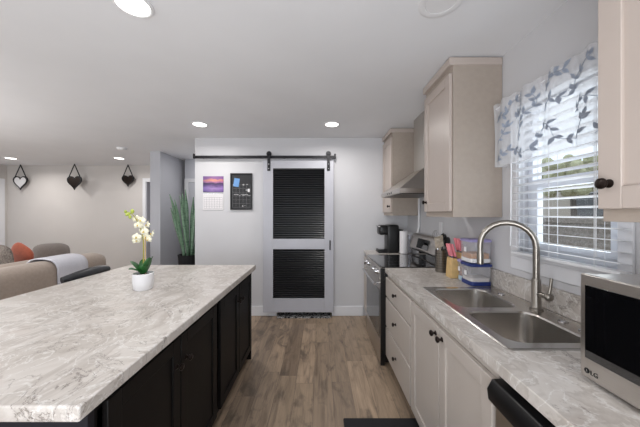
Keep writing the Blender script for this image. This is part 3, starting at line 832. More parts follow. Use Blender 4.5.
for pth in ([(.02, .30), (.10, .22), (.17, .26), (.22, .12), (.30, .10)], [(.02, .92), (.12, .86), (.2, .78), (.30, .9), (.42, .86)],
            [(.05, .62), (.14, .58), (.18, .42)], [(.25, .70), (.33, .6), (.34, .42), (.44, .3), (.42, .14)],
            [(.42, .8), (.5, .62), (.58, .66), (.62, .85), (.74, .9), (.8, .7)], [(.5, .45), (.6, .35), (.68, .4), (.72, .22), (.82, .12)],
            [(.7, .62), (.78, .5), (.88, .55), (.93, .35), (.98, .2)], [(.84, .92), (.9, .8), (.98, .85)], [(.52, .2), (.58, .08), (.66, .07)], [(.24, .38), (.27, .3), (.33, .27)]):
    vine(pth, 5)

# ================================================================== COUNTER ITEMS
# utensil crock
ux, uy = 1.055, 2.335
t = thing('utensil_crock', 'perforated metal utensil crock beside the pink knife block', 'utensil holder', (ux, uy, CT))
b = BM(); lathe(b, (ux, uy, CT), [(.046, 0), (.048, .004), (.048, .185), (.050, .19), (.046, .19), (.045, .01), (0, .008)], 28)
cr = obj('cup', b, 'nickel', t, smooth=True)
b = BM()
for k in range(9):
    for j in range(7):
        a = 2 * PI * k / 9 * .5 + PI * .85; rz = .035 + j * .021
        cyl(b, (ux + .0478 * math.cos(a), uy + .0478 * math.sin(a), CT + rz), .0042, .0014, 8, 'Z', Matrix.Rotation(a, 3, 'Z') @ Matrix.Rotation(R(90), 3, 'Y'))
obj('perforation', b, 'steel_dark', cr)
def utensil(name, label, base, tip, handle_m, head, head_m):
    t = thing(name, label, 'utensil', base, 'cooking utensils in the crock')
    p0, p1 = Vector(base), Vector(tip)
    obj('handle', tube(BM(), [p0, p0.lerp(p1, .5), p1], [.005, .006, .005], 8), handle_m, t, smooth=True)
    d = (p1 - p0).normalized(); xc = Vector((1, .35, 0)); xc = (xc - d * xc.dot(d)).normalized(); rot = Matrix((xc, d.cross(xc), d)).transposed(); b = BM()
    if head == 'turner':
        c0 = p1 + d * .045
        for k in range(6):
            x = -.038 + k * .0152; box(b, x - .0045, x + .0045, -.0015, .0015, -.045, .05)
        box(b, -.043, .043, -.0015, .0015, -.05, -.035); box(b, -.043, .043, -.0015, .0015, .035, .05)
        box(b, -.043, .043, -.0015, .0015, -.006, .006)
        for v in b.verts: v.co = c0 + rot @ v.co
    elif head == 'spoon':
        sphere(b, (0, 0, 0), .033, (1, .28, 1.35)); c0 = p1 + d * .035
        for v in b.verts: v.co = c0 + rot @ v.co
    elif head == 'ladle':
        lathe(b, (0, 0, 0), [(0, -.03), (.02, -.026), (.034, -.01), (.038, .008), (.034, .008), (.018, -.02), (0, -.024)], 16)
        for v in b.verts: v.co = p1 + Vector((-.01, 0, .01)) + Matrix.Rotation(R(-70), 3, 'Y') @ v.co
    elif head == 'whisk':
        for k in range(5):
            a = PI * k / 5; pts = [Vector((math.sin(s * PI) * .03 * math.cos(a), math.sin(s * PI) * .03 * math.sin(a), .0)) + Vector((0, 0, (1 - math.cos(s * PI)) * .05)) for s in [i / 8 for i in range(9)]]
            tube(b, pts, .001, 4)
        for v in b.verts: v.co = p1 + rot @ v.co
    obj('head', b, head_m, t, smooth=(head != 'turner'))
zb = CT + .03
utensil('spatula', 'beige grey slotted spatula leaning left in the metal crock', (ux + .01, uy, zb), (ux - .03, uy - .04, 1.135), 'nylon', 'turner', 'nylon')
utensil('ladle', 'black ladle in the metal crock leaning toward the knives', (ux - .015, uy + .01, zb), (ux + .035, uy + .02, 1.20), 'black', 'ladle', 'black')
utensil('serving_spoon', 'black serving spoon standing upright at the right of the metal crock', (ux, uy - .018, zb), (ux + .035, uy - .025, 1.14), 'black', 'spoon', 'black')
utensil('whisk', 'wire whisk rising highest from the metal crock', (ux, uy + .02, zb), (ux - .015, uy + .05, 1.17), 'chrome', 'whisk', 'chrome')

# knife block with pink handled knives
t = thing('knife_block', 'slanted light wood knife block beside the clear containers', 'knife block', (1.07, 2.13, CT))
b = BM()
for (x0, x1, ya, yb, h) in ((1.018, 1.082, 2.085, 2.175, .145), (1.085, 1.148, 2.085, 2.175, .19)):
    box(b, x0, x1, ya, yb, CT, CT + h)
for v in b.verts:
    if v.co.z > CT + .05: v.co.x += .012; v.co.z += (1.16 - v.co.x) * .1
obj('block', b, 'woodblock', t, bev=.003)
k0 = thing('knife', 'x', 'knife', (0, 0, 0), 'pink handled knives in the wood block')
b = BM(); rbox(b, -.0085, .0085, -.011, .011, 0, .10, .004)
obj('handle', b, 'pink', k0, smooth=True)
obj('bolster', box(BM(), -.006, .006, -.009, .009, -.012, .001), 'chrome', k0)
ks = [(1.036, 2.105, 1.085, 'foremost short pink knife in the front row of the block'), (1.036, 2.135, 1.085, 'middle short pink knife in the front row of the block'),
      (1.062, 2.105, 1.082, 'pink knife at the right of the front row of the block'), (1.062, 2.15, 1.082, 'rear short pink knife in the front row of the block'),
      (1.105, 2.105, 1.127, 'tall pink knife at the front of the raised row'), (1.105, 2.15, 1.127, 'tall pink knife at the back left of the raised row'),
      (1.135, 2.125, 1.124, 'tall pink knife at the far right of the raised row'), ]
for i, (x, y, z, lb) in enumerate(ks):
    if i == 0:
        k0.location = (x, y, z); k0['label'] = lb; k0.rotation_euler = (0, R(-14), 0); o = k0
    else: o = dup(k0, (x, y, z), lb, rot=(R(random.uniform(-4, 4)), R(-14), 0))

# food containers
def container(label, x0, x1, y0, y1, z0, h, basem, lidm, fills, bh=.035):
    t = thing('food_container', label, 'container', ((x0 + x1) / 2, (y0 + y1) / 2, z0), 'clear food containers by the sink')
    b = BM(); L = []
    r = .02
    L = [rrect(x0 + .006, x1 - .006, y0 + .006, y1 - .006, r, z0 + bh), rrect(x0 + .002, x1 - .002, y0 + .002, y1 - .002, r, z0 + h - .018)]
    loops(b, L); bmesh.ops.recalc_face_normals(b, faces=b.faces[:])
    obj('clear_wall', b, 'clear', t, smooth=True)
    b = BM(); V = loops(b, [rrect(x0 + .012, x1 - .012, y0 + .012, y1 - .012, r, z0), rrect(x0 + .004, x1 - .004, y0 + .004, y1 - .004, r, z0 + .006), rrect(x0 + .004, x1 - .004, y0 + .004, y1 - .004, r, z0 + bh)])
    b.faces.new(V[0]); b.faces.new(V[-1]); bmesh.ops.recalc_face_normals(b, faces=b.faces[:])
    obj('base_tray', b, basem, t, smooth=True)
    b = BM(); V = loops(b, [rrect(x0 - .002, x1 + .002, y0 - .002, y1 + .002, r, z0 + h - .018), rrect(x0 - .002, x1 + .002, y0 - .002, y1 + .002, r, z0 + h - .006), rrect(x0 + .004, x1 - .004, y0 + .004, y1 - .004, r, z0 + h)])
    b.faces.new(V[0]); b.faces.new(V[-1]); bmesh.ops.recalc_face_normals(b, faces=b.faces[:])
    obj('lid', b, lidm, t, smooth=True)
    z = z0 + bh
    for fm, fh in fills:
        b = BM(); V = loops(b, [rrect(x0 + .010, x1 - .010, y0 + .010, y1 - .010, r, z + .001), rrect(x0 + .010, x1 - .010, y0 + .010, y1 - .010, r, z + fh)])
        b.faces.new(V[0]); b.faces.new(V[-1]); bmesh.ops.recalc_face_normals(b, faces=b.faces[:])
        obj('contents', b, fm, t); z += fh
    obj('sticker', box(BM(), x0 + .001, x0 + .003, (y0 + y1) / 2 - .014, (y0 + y1) / 2 + .014, z0 + h * .45, z0 + h * .65), 'paper', t)
    return t
container('small clear container of brown snacks with a pale blue base', 1.055, 1.125, 2.005, 2.072, CT, .160, 'palebase', 'lilac', [('food1', .06)])
container('lower clear container with a navy blue base at the backsplash', 1.04, 1.192, 1.845, 1.995, CT, .155, 'bluelid', 'bluelid', [('flour', .022)], bh=.032)
container('upper clear container of orange snacks stacked on the navy based one', 1.04, 1.192, 1.85, 2.0, CT + .160, .165, 'white', 'lilac', [('food2', .035)], bh=.03)

# coffee maker
t = thing('coffee_maker', 'black single cup coffee maker on the far corner counter', 'coffee maker', (.92, 3.50, CT))
b = BM(); rbox(b, .86, 1.01, 3.41, 3.60, CT, CT + .36, .02, 3); obj('body', b, 'black', t, smooth=True)
b = BM(); rbox(b, .76, .90, 3.42, 3.59, CT + .23, CT + .355, .025, 3); hd = obj('brew_head', b, 'black', t, smooth=True)
obj('lid_handle', tube(BM(), smooth_pts([(.77, 3.43, CT + .33), (.745, 3.47, CT + .345), (.745, 3.54, CT + .345), (.77, 3.58, CT + .33)], 4), .006, 8), 'chrome', hd)
b = BM(); rbox(b, .745, .90, 3.42, 3.59, CT, CT + .045, .015, 3); obj('drip_tray', b, 'black', t, smooth=True)
obj('drip_grate', box(BM(), .76, .85, 3.44, 3.57, CT + .044, CT + .048), 'chrome', t)
b = BM(); rbox(b, 1.012, 1.065, 3.43, 3.58, CT + .02, CT + .30, .012, 2); obj('water_tank', b, 'blackmat', t, smooth=True)
# white canister and pitcher
px, py = 1.04, 3.335
t = thing('paper_towel_roll', 'upright roll of white paper towel on the far corner counter', 'paper towel', (px, py, CT))
obj('stand', lathe(BM(), (px, py, CT), [(.055, 0), (.055, .008), (.008, .010), (.006, .30), (.009, .31), (0, .312)], 20), 'chrome', t, smooth=True)
obj('roll', lathe(BM(), (px, py, CT + .011), [(.018, 0), (.048, .001), (.048, .275), (.018, .276), (.018, 0)], 28), 'paper', t, smooth=True)
px, py = 1.145, 3.44
t = thing('pitcher', 'clear water pitcher beside the white paper towel roll', 'pitcher', (px, py, CT))
obj('jug', lathe(BM(), (px, py, CT), [(.038, 0), (.045, .01), (.05, .24), (.047, .24), (.042, .012), (0, .01)], 24), 'clear', t, smooth=True)
obj('lid', lathe(BM(), (px, py, CT + .24), [(.052, 0), (.052, .012), (.03, .022), (0, .022)], 24), 'white', t, smooth=True)
obj('handle', tube(BM(), smooth_pts([(px - .0, py - .045, CT + .22), (px - .0, py - .085, CT + .20), (px - .0, py - .085, CT + .09), (px - .0, py - .043, CT + .06)], 5), .008, 8), 'white', t, smooth=True)

# outlet and raceway
t = thing('wall_outlet', 'white outlet plate on the wall above the range back panel', 'outlet', (1.218, 2.42, 1.22))
obj('plate', box(BM(), 1.213, 1.22, 2.66, 2.735, 1.215, 1.33), 'white', t, bev=.002)
for z in (1.25, 1.295): obj('socket', box(BM(), 1.211, 1.214, 2.683, 2.712, z - .013, z + .013), 'paper', t, bev=.001)
b = BM(); tube(b, smooth_pts([(1.205, 3.262, 1.605), (1.205, 3.262, 1.45), (1.205, 3.262, 1.28), (1.19, 3.262, 1.20), (1.17, 3.265, 1.12)], 5), .013, 10)
solo('cord_cover', b, 'white', 'white cord cover running down the wall below the range hood', 'cord cover', smooth=True)

# ================================================================== ORCHID
ox, oy = -1.187, 1.80; oz = .912
t = thing('potted_orchid', 'cream artificial orchid in a small white pot on the island', 'plant', (ox, oy, oz))
b = BM(); prof = [(.050, 0), (.056, .006), (.062, .05), (.0635, .108), (.0585, .110), (.056, .09), (0, .088)]
lathe(b, (ox, oy, oz), prof, 32); obj('pot', b, 'ceramic', t, smooth=True)
obj('moss', lathe(BM(), (ox, oy, oz + .088), [(.055, 0), (.04, .012), (0, .018)], 16), 'moss', t)
def blade(bm, base, direc, ln, wd, droop, up=.6, twist=0, n=10, thick=.0012):
    d = Vector((math.cos(direc), math.sin(direc), 0)); s_ = Vector((-d.y, d.x, 0)); L = []
    for i in range(n + 1):
        s = i / n; p = Vector(base) + d * (ln * s) + Vector((0, 0, ln * (up * s - droop * s * s)))
        w_ = wd * (math.sin(PI * min(1, s * .93 + .07)) ** .6) * .5
        L.append([bm.verts.new(p + s_ * w_ + Vector((0, 0, .18 * w_))), bm.verts.new(p - Vector((0, 0, .12 * w_))), bm.verts.new(p - s_ * w_ + Vector((0, 0, .18 * w_)))])
    for a, c_ in zip(L, L[1:]):
        bm.faces.new((a[0], a[1], c_[1], c_[0])); bm.faces.new((a[1], a[2], c_[2], c_[1]))
for ang, ln, wd, dr_, up in ((195, .075, .066, .5, 1.75), (340, .06, .060, .2, 2.2), (25, .055, .055, .2, 2.4), (235, .085, .06, .7, 1.3), (120, .07, .055, .5, 1.9), (300, .06, .055, .4, 1.6)):
    b = BM(); blade(b, (ox, oy, oz + .098), R(ang), ln, wd, dr_, up)
    o = obj('leaf', b, 'green', t, smooth=True)
    m_ = o.modifiers.new('thick', 'SOLIDIFY'); m_.thickness = .003
stem_pts = smooth_pts([(ox + .005, oy, oz + .09), (ox + .002, oy, oz + .2), (ox + .0, oy, oz + .33), (ox - .012, oy - .005, oz + .40), (ox - .03, oy - .01, oz + .45), (ox - .06, oy - .015, oz + .50), (ox - .095, oy - .02, oz + .515)], 6)
b = BM(); tube(b, stem_pts, [.0055 - .0035 * i / (len(stem_pts) - 1) for i in range(len(stem_pts))], 8); obj('stem', b, 'stem', t, smooth=True)
b = BM(); tube(b, [(ox + .016, oy, oz + .09), (ox + .012, oy, oz + .36)], .003, 8); obj('support_stake', b, 'woodblock', t)
def flower(c, yaw, pitch, s):
    b = BM(); rot = Matrix.Rotation(yaw, 3, 'Z') @ Matrix.Rotation(pitch, 3, 'X')
    for a, ln, wd in ((90, .034, .024), (210, .032, .022), (330, .032, .022), (10, .036, .036), (170, .036, .036)):
        ar = R(a); d = Vector((math.cos(ar), 0, math.sin(ar))); p_ = Vector((-d.z, 0, d.x)); L = []
        for i in range(6):
            q = i / 5; w_ = wd * s * math.sin(PI * (q * .86 + .1)) * .5; pt = d * (ln * s * q) + Vector((0, -.012 * s * q + .02 * s * q * q, 0))
            L.append((b.verts.new(pt + p_ * w_), b.verts.new(pt + Vector((0, .002, 0))), b.verts.new(pt - p_ * w_)))
        for A, B in zip(L, L[1:]): b.faces.new((A[0], A[1], B[1], B[0])); b.faces.new((A[1], A[2], B[2], B[1]))
    for v in b.verts: v.co = Vector(c) + rot @ v.co
    o = obj('flower', b, 'petal', t, smooth=True); m_ = o.modifiers.new('thick', 'SOLIDIFY'); m_.thickness = .0018
    b = BM(); sphere(b, (0, -.008 * s, -.004 * s), .005 * s, (1, 1, 1.4), 8, 6)
    for v in b.verts: v.co = Vector(c) + rot @ v.co
    obj('flower_lip', b, 'lip', o, smooth=True)
fl = [(-.050, .01, .470, .4, .85), (.000, -.02, .462, -.3, .9), (-.022, -.02, .430, .1, .9), (.026, .0, .432, -.7, .85), (-.012, .02, .395, .3, .85), (.022, -.025, .388, -.2, .95),
      (-.032, -.02, .350, .2, .9), (.052, .01, .372, -.9, .85), (.018, .0, .348, 0, .95), (-.046, .0, .325, .5, .75), (.045, -.02, .335, -.4, .8)]
for dx, dy, dz, yaw, s in fl: flower((ox + dx, oy + dy, oz + dz), yaw, R(random.uniform(-15, 12)), s)
for dx, dz, r in ((-.105, .52, .009), (-.085, .505, .011), (-.06, .522, .012), (-.075, .485, .010), (-.098, .50, .008)):
    obj('bud', sphere(BM(), (ox + dx, oy - .02, oz + dz), r, (1, 1, 1.25), 10, 7), 'bud', t, smooth=True)

# ================================================================== SNAKE PLANT
sx, sy = -2.16, 4.40
t = thing('snake_plant', 'tall snake plant in a black planter by the hallway', 'plant', (sx, sy, 0))
obj('planter', lathe(BM(), (sx, sy, 0), [(.10, 0), (.11, .01), (.155, .73), (.16, .75), (.148, .75), (.14, .70), (0, .70)], 28), 'blackmat', t, smooth=True)
obj('soil', lathe(BM(), (sx, sy, .70), [(.139, 0), (.139, .01), (0, .018)], 20), 'moss', t)
for dx, dy, ln, lean, side, wd in ((-.06, 0, 1.02, -.25, .0, .06), (-.03, .03, 1.05, -.10, .02, .065), (.0, -.02, 1.10, -.03, -.02, .07), (.03, .02, .98, .03, .03, .065), (-.07, -.03, .80, -.19, -.03, .055),
                                (-.055, -.04, .93, -.14, -.02, .05), (-.015, .05, 1.0, -.17, .03, .05), (.01, -.05, .95, -.09, -.05, .055),
                                (.06, -.02, .92, .09, .0, .06), (.02, .06, .84, .0, .09, .055), (-.04, -.05, .62, -.09, -.06, .05), (.07, .04, .70, .14, .05, .055)):
    b = BM(); n = 14; L = []
    for i in range(n + 1):
        s = i / n; w_ = wd * .5 * (.75 + .5 * math.sin(PI * s * .8)) * (1 if s < .75 else max(.04, (1 - s) / .25)); tw = s * 1.0 + dx * 8
        w_ *= .74; c_ = Vector((sx + dx + lean * s ** 1.3, sy + dy + side * s, .71 + ln * s + .01 * math.sin(s * 9)))
        a = Vector((math.cos(tw * .6), math.sin(tw * .6), 0))
        nrm = Vector((-a.y, a.x, 0)) * .006
        L.append((b.verts.new(c_ + a * w_ + nrm), b.verts.new(c_ - nrm * .6), b.verts.new(c_ - a * w_ + nrm)))
    for A, B in zip(L, L[1:]): b.faces.new((A[0], A[1], B[1], B[0])); b.faces.new((A[1], A[2], B[2], B[1]))
    o = obj('leaf', b, 'snake', t, smooth=True); m_ = o.modifiers.new('thick', 'SOLIDIFY'); m_.thickness = .005

# ================================================================== BACK WALL ITEMS
# sliding barn door
K = 3.73 / 268
t = thing('sliding_door', 'pale grey sliding barn door with two black louver panels', 'door', (-.29, 3.68, .05))
dx0, dx1 = -.775, .185; dy0, dy1 = 3.645, 3.682; dz0, dz1 = .075, 2.14
l0, l1 = -.640, .062; za, zb_, zc, zd = .262, .935, 1.075, 2.035
b = BM()
box(b, dx0, l0, dy0, dy1, dz0, dz1); box(b, l1, dx1, dy0, dy1, dz0, dz1)
box(b, l0, l1, dy0, dy1, dz0, za); box(b, l0, l1, dy0, dy1, zb_, zc); box(b, l0, l1, dy0, dy1, zd, dz1)
obj('frame', b, 'door', t, bev=.002)
for z0, z1 in ((za, zb_), (zc, zd)):
    b = BM(); box(b, l0, l1, dy1 - .01, dy1 - .004, z0, z1); z = z0 + .014; rt = Matrix.Rotation(R(-38), 3, 'X')
    while z < z1 - .008:
        box(b, l0, l1, dy0 + .002, dy0 + .032, z - .003, z + .003, rt); z += .0305
    obj('louver_panel', b, 'louver', t)
for x in (-.695, .115):
    b = BM(); box(b, x - .02, x + .02, dy0 - .008, dy0, 2.00, 2.225); cyl(b, (x, dy0 + .004, 2.235), .035, .012, 20, 'Y'); 
    box(b, x - .02, x + .02, dy0 - .008, dy0 + .01, 2.215, 2.245)
    hg = obj('hanger', b, 'blackmetal', t)
    for z in (2.03, 2.09): obj('bolt', cyl(BM(), (x, dy0 - .013, z), .007, .006, 8, 'Y'), 'chrome', hg)
obj('pull_handle', tube(BM(), [(.135, dy0 - .0, 1.05), (.135, dy0 - .03, 1.05), (.135, dy0 - .03, .93), (.135, dy0, .93)], .008, 8), 'blackmetal', t)
t = thing('door_track', 'long black barn door rail mounted across the kitchen back wall', 'rail', (-.8, 3.69, 2.19))
obj('rail', box(BM(), -1.725, .215, 3.666, 3.674, 2.173, 2.213), 'blackmetal', t, bev=.002)
for x in (-1.62, -1.17, -.5, -.05, .19): obj('spacer', cyl(BM(), (x, 3.672, 2.193), .012, .056, 12, 'Y'), 'blackmetal', t)
for x in (-1.72, .205): obj('stop', box(BM(), x - .012, x + .012, 3.65, 3.672, 2.17, 2.235), 'blackmetal', t, bev=.002)
# floor guide under the door, mat beyond
b = BM(); box(b, DX0 + .02, DX1 - .02, 3.63, 4.30, 0, .016)
solo('entry_mat', b, 'rug', 'black and white patterned mat under the sliding door', 'mat')
b = BM(); rbox(b, .16, .68, .95, 1.84, 0, .018, .006)
solo('kitchen_mat', b, 'blackmat', 'black kitchen floor mat in front of the sink', 'mat', smooth=True)

# wall calendar: picture page above, date page below
def at(px_, py_): return ((px_ - 320) * K, CH + (213.5 - py_) * K)
x0, zt_ = at(203.2, 176.3); x1, zb = at(223.6, 192.2)
t = thing('wall_calendar', 'wall calendar open with a purple sunset picture and white date page', 'calendar', ((x0 + x1) / 2, 3.725, at(0, 210)[1]))
obj('picture_page', box(BM(), x0, x1, 3.724, 3.728, zb, zt_), 'sunset', t)
z2 = at(0, 194)[1]; z3 = at(0, 209.8)[1]
dp = obj('date_page', box(BM(), x0, x1, 3.722, 3.728, z3, z2), 'paper', t)
b = BM()
for k in range(6):
    z = z3 + .02 + (z2 - z3 - .07) * k / 5; box(b, x0 + .015, x1 - .015, 3.7214, 3.722, z - .0012, z + .0012)
for k in range(8):
    x = x0 + .015 + (x1 - x0 - .03) * k / 7; box(b, x - .001, x + .001, 3.7214, 3.722, z3 + .02, z2 - .05)
obj('date_grid', b, 'ink', dp)
b = BM()
for k in range(16): x = x0 + .012 + (x1 - x0 - .024) * k / 15; tube(b, [(x, 3.7205, z2 - .004), (x, 3.7195, (z2 + zb) / 2), (x, 3.7215, zb + .004)], .0013, 5)
obj('wire_binding', b, 'chrome', t)
# board
x0, zt_ = at(230.6, 173.4); x1, zb = at(252.4, 209.8)
t = thing('chalkboard_planner', 'black framed chalkboard planner with a blue note on it', 'board', ((x0 + x1) / 2, 3.72, zb))
b = BM(); fw = .016
box(b, x0, x1, 3.708, 3.729, zb, zb + fw); box(b, x0, x1, 3.708, 3.729, zt_ - fw, zt_); box(b, x0, x0 + fw, 3.708, 3.729, zb + fw, zt_ - fw); box(b, x1 - fw, x1, 3.708, 3.729, zb + fw, zt_ - fw)
obj('frame', b, 'black', t, bev=.002)
bd = obj('board_face', box(BM(), x0 + fw, x1 - fw, 3.720, 3.728, zb + fw, zt_ - fw), 'board', t)
b = BM(); rnd = random.Random(3)
for k in range(7):
    z = zb + .035 + k * .052; box(b, x0 + .03, x1 - .03, 3.7192, 3.720, z - .0005, z + .0005)
for k in range(6):
    x = x0 + .03 + k * (x1 - x0 - .06) / 5; box(b, x - .0005, x + .0005, 3.7192, 3.720, zb + .035, zb + .347)
for zz, n_ in ((.345, 6), (.205, 9), (.19, 5), (.05, 2), (.27, 2)):
    for k in range(n_):
        x = x0 + .035 + rnd.random() * (x1 - x0 - .08); ln = rnd.uniform(.012, .03); box(b, x, x + ln, 3.7188, 3.720, zb + zz + rnd.uniform(-.008, .008), zb + zz + .012)
obj('chalk_writing', b, 'chalk', bd)
b = BM(); nx, nz = at(236.8, 182.6)
box(b, nx - .038, nx + .038, 3.7165, 3.7187, nz - .058, nz + .058, Matrix.Rotation(R(9), 3, 'Y')); obj('note', b, 'note', t)
b = BM(); nx, nz = at(249, 190.5); box(b, nx - .014, nx + .014, 3.7165, 3.7187, nz - .022, nz + .022); obj('tag', b, 'paper', t)

# ================================================================== CEILING FIXTURES
def can(x, y, watts, label, name='ceiling_light'):
    t = thing(name, label, 'light', (x, y, CEIL), 'round recessed ceiling lights')
    obj('trim_ring', lathe(BM(), (x, y, CEIL), [(.092, 0), (.092, -.006), (.080, -.011), (.074, -.008), (.074, 0)], 32), 'white', t, smooth=True)
    obj('lens', lathe(BM(), (x, y, CEIL - .004), [(.074, 0), (.074, -.003), (0, -.004)], 28), 'lamp', t, smooth=True)
    area('recessed_lamp', (x, y, CEIL - .02), (0, 0, 0), .15, .15, watts, (1, .965, .93), 'DISK', 165)
labs = ['lit recessed ceiling light nearest the kitchen back wall above the calendar', 'lit recessed ceiling light in front of the sliding door', 'large lit recessed ceiling light nearest the camera',
        'lit recessed ceiling light above the leftmost heart decoration', 'lit recessed ceiling light above the rightmost heart decoration',
        'recessed ceiling light over the left of the sofa', 'recessed ceiling light over the right of the sofa', 'recessed ceiling light behind the camera above the island end', 'recessed ceiling light behind the camera above the counter']
for (x, y, wt), lb in zip(CANS, labs): can(x, y, wt, lb)
t = thing('unlit_ceiling_light', 'unlit round recessed ceiling light at the top edge above the counter', 'light', (.60, 1.33, CEIL))
obj('trim_ring', lathe(BM(), (.60, 1.33, CEIL), [(.105, 0), (.105, -.005), (.09, -.009), (.072, -.006), (.072, 0)], 32), 'white', t, smooth=True)
obj('lens', lathe(BM(), (.60, 1.33, CEIL - .002), [(.072, 0), (.07, -.002), (0, -.002)], 28), 'white', t, smooth=True)
t = thing('smoke_detector', 'round white smoke detector on the living room ceiling', 'smoke detector', (-3.18, 4.30, CEIL))
obj('base', lathe(BM(), (-3.18, 4.30, CEIL), [(.075, 0), (.075, -.012), (.07, -.014)], 24), 'white', t, smooth=True)
obj('cover', lathe(BM(), (-3.18, 4.30, CEIL - .012), [(.066, 0), (.062, -.018), (.04, -.026), (0, -.027)], 24), 'white', t, smooth=True)

# ================================================================== HEARTS
def heart_pts(c, w_, h, n=40):
    out = []
    for k in range(n):
        a = 2 * PI * k / n; x = 16 * math.sin(a) ** 3; z = 13 * math.cos(a) - 5 * math.cos(2 * a) - 2 * math.cos(3 * a) - math.cos(4 * a)
        out.append((c[0] + x / 32 * w_, c[2] + (z + 2.5) / 29 * h))
    return out
def heart(px_, pyc, yd, face, label, rimm='blackmetal', wd=.31, yaw=0):
    k = yd / 268; cx = (px_ - 320) * k; cz = CH + (213.5 - pyc) * k
    t = thing('heart_decoration', label, 'wall decoration', (cx, yd, cz), 'hanging heart decorations')
    o_ = heart_pts((cx, 0, cz), wd, wd * .95); i_ = heart_pts((cx, 0, cz), wd * .84, wd * .80)
    b = BM()
    n = len(o_); V = [[b.verts.new((x, y, z)) for x, z in pts] for pts, y in ((o_, yd - .012), (o_, yd + .012), (i_, yd + .012), (i_, yd - .012))]
    for A, B in ((V[0], V[1]), (V[1], V[2]), (V[2], V[3]), (V[3], V[0])):
        for q in range(n): b.faces.new((A[q], A[(q + 1) % n], B[(q + 1) % n], B[q]))
    bmesh.ops.recalc_face_normals(b, faces=b.faces[:]); obj('rim', b, rimm, t)
    b = BM(); A = [b.verts.new((x, yd - .006, z)) for x, z in i_]; B = [b.verts.new((x, yd + .006, z)) for x, z in i_]
    b.faces.new(A); b.faces.new(B)
    for q in range(n): b.faces.new((A[q], A[(q + 1) % n], B[(q + 1) % n], B[q]))
    bmesh.ops.recalc_face_normals(b, faces=b.faces[:]); obj('face', b, face, t)
    b = BM(); zt_ = CEIL - .006
    for s in (-1, 1): tube(b, [(cx, yd, zt_), (cx + s * wd * .47, yd, cz + wd * .20)], .010, 6)
    obj('strap', b, 'blackmetal', t)
    obj('hook', lathe(BM(), (cx, yd, CEIL - .012), [(.012, 0), (.012, .012)], 10), 'blackmetal', t)
heart(20.5, 183, 5.76, 'mirror', 'hanging heart with silver mirrored face, leftmost of the three')
heart(74.5, 183, 5.68, 'bronze', 'dark hanging heart in the middle of the three casting a clear shadow')
heart(128, 181, 5.76, 'bronze', 'dark hanging heart nearest the far doorway', wd=.26)

# ================================================================== SOFA
t = thing('sofa', 'taupe sectional sofa behind the island', 'sofa', (-3.7, 3.3, 0))
b = BM(); rbox(b, -4.15, -3.08, 1.3, 3.95, .06, .42, .04, 3); obj('base', b, 'sofa', t, smooth=True)
b = BM(); rbox(b, -3.40, -3.06, 1.3, 3.93, .36, .865, .14, 6); obj('backrest', b, 'sofa', t, smooth=True)
for y0, y1 in ((1.22, 1.42), (3.74, 3.96)):
    b = BM(); rbox(b, -4.16, -3.38, y0, y1, .10, .64, .07, 4); obj('armrest', b, 'sofa', t, smooth=True)
def pillow(bm, c, sx_, sy_, sz_, rot=None, p=.45):
    g = bmesh.ops.create_uvsphere(bm, u_segments=28, v_segments=18, radius=1)
    for v in g['verts']:
        q = v.co.copy(); f = lambda a, e: math.copysign(abs(a) ** e, a)
        q = Vector((f(q.x, p) * sx_ / 2 * (1), f(q.y, .9) * sy_ / 2, f(q.z, p) * sz_ / 2))
        ed = max(abs(q.x) / (sx_ / 2), abs(q.z) / (sz_ / 2)); q.y *= (1 - .55 * ed ** 4)
        if rot is not None: q = rot @ q
        v.co = Vector(c) + q
    return bm
for y0, y1 in ((1.43, 2.57), (2.59, 3.73)):
    b = BM(); pillow(b, (-3.50, (y0 + y1) / 2, .66), y1 - y0 - .02, .26, .40, Matrix.Rotation(R(90), 3, 'Z') @ Matrix.Rotation(R(-8), 3, 'X'), .5)
    obj('back_cushion', b, 'sofa', t, smooth=True)
    b = BM(); rbox(b, -4.13, -3.42, y0, y1, .41, .53, .05, 4); obj('seat_cushion', b, 'sofa', t, smooth=True)
def loose(c, sx_, sy_, sz_, rot, m, label):
    b = BM(); pillow(b, (0, 0, 0), sx_, sy_, sz_, rot, .6); bmesh.ops.translate(b, vec=Vector(c), verts=b.verts[:])
    return solo('throw_pillow', b, m, label, 'pillow', 'throw pillows on the sofa', smooth=True)
RX = lambda a: Matrix.Rotation(R(a), 3, 'X')
RZ = lambda a: Matrix.Rotation(R(a), 3, 'Z')
RY = lambda a: Matrix.Rotation(R(a), 3, 'Y')
loose((-3.86, 3.85, .815), .58, .17, .36, RZ(-4) @ RY(-3), 'sofadark', 'plain grey pillow on the far arm of the sofa')
loose((-3.87, 3.46, .80), .34, .13, .50, RZ(-10) @ RX(8) @ RY(30), 'rust', 'rust orange throw pillow leaning on the sofa')
loose((-3.80, 3.14, .80), .38, .14, .52, RZ(8) @ RX(5), 'fur', 'furry grey throw pillow at the left edge beside the orange one')
# throw blanket over the sofa back
b = BM(); prof = [(-3.42, .80), (-3.36, .855), (-3.30, .872), (-3.20, .872), (-3.11, .85), (-3.058, .79), (-3.050, .70), (-3.048, .58)]
sp = smooth_pts([(x, 0, z) for x, z in prof], 4); G = []
for j in range(13):
    y = 3.10 + j * .0335
    G.append([b.verts.new((p.x + .004 * math.sin(j * 1.7 + p.z * 9), y + .03 * (1 - p.z), p.z + .012)) for p in sp])
for A, B in zip(G, G[1:]):
    for k in range(len(A) - 1): b.faces.new((A[k], A[k + 1], B[k + 1], B[k]))
o = solo('throw_blanket', b, 'throw', 'pale grey throw blanket draped over the sofa back', 'blanket', smooth=True)
m_ = o.modifiers.new('thick', 'SOLIDIFY'); m_.thickness = .012; m_.offset = 1

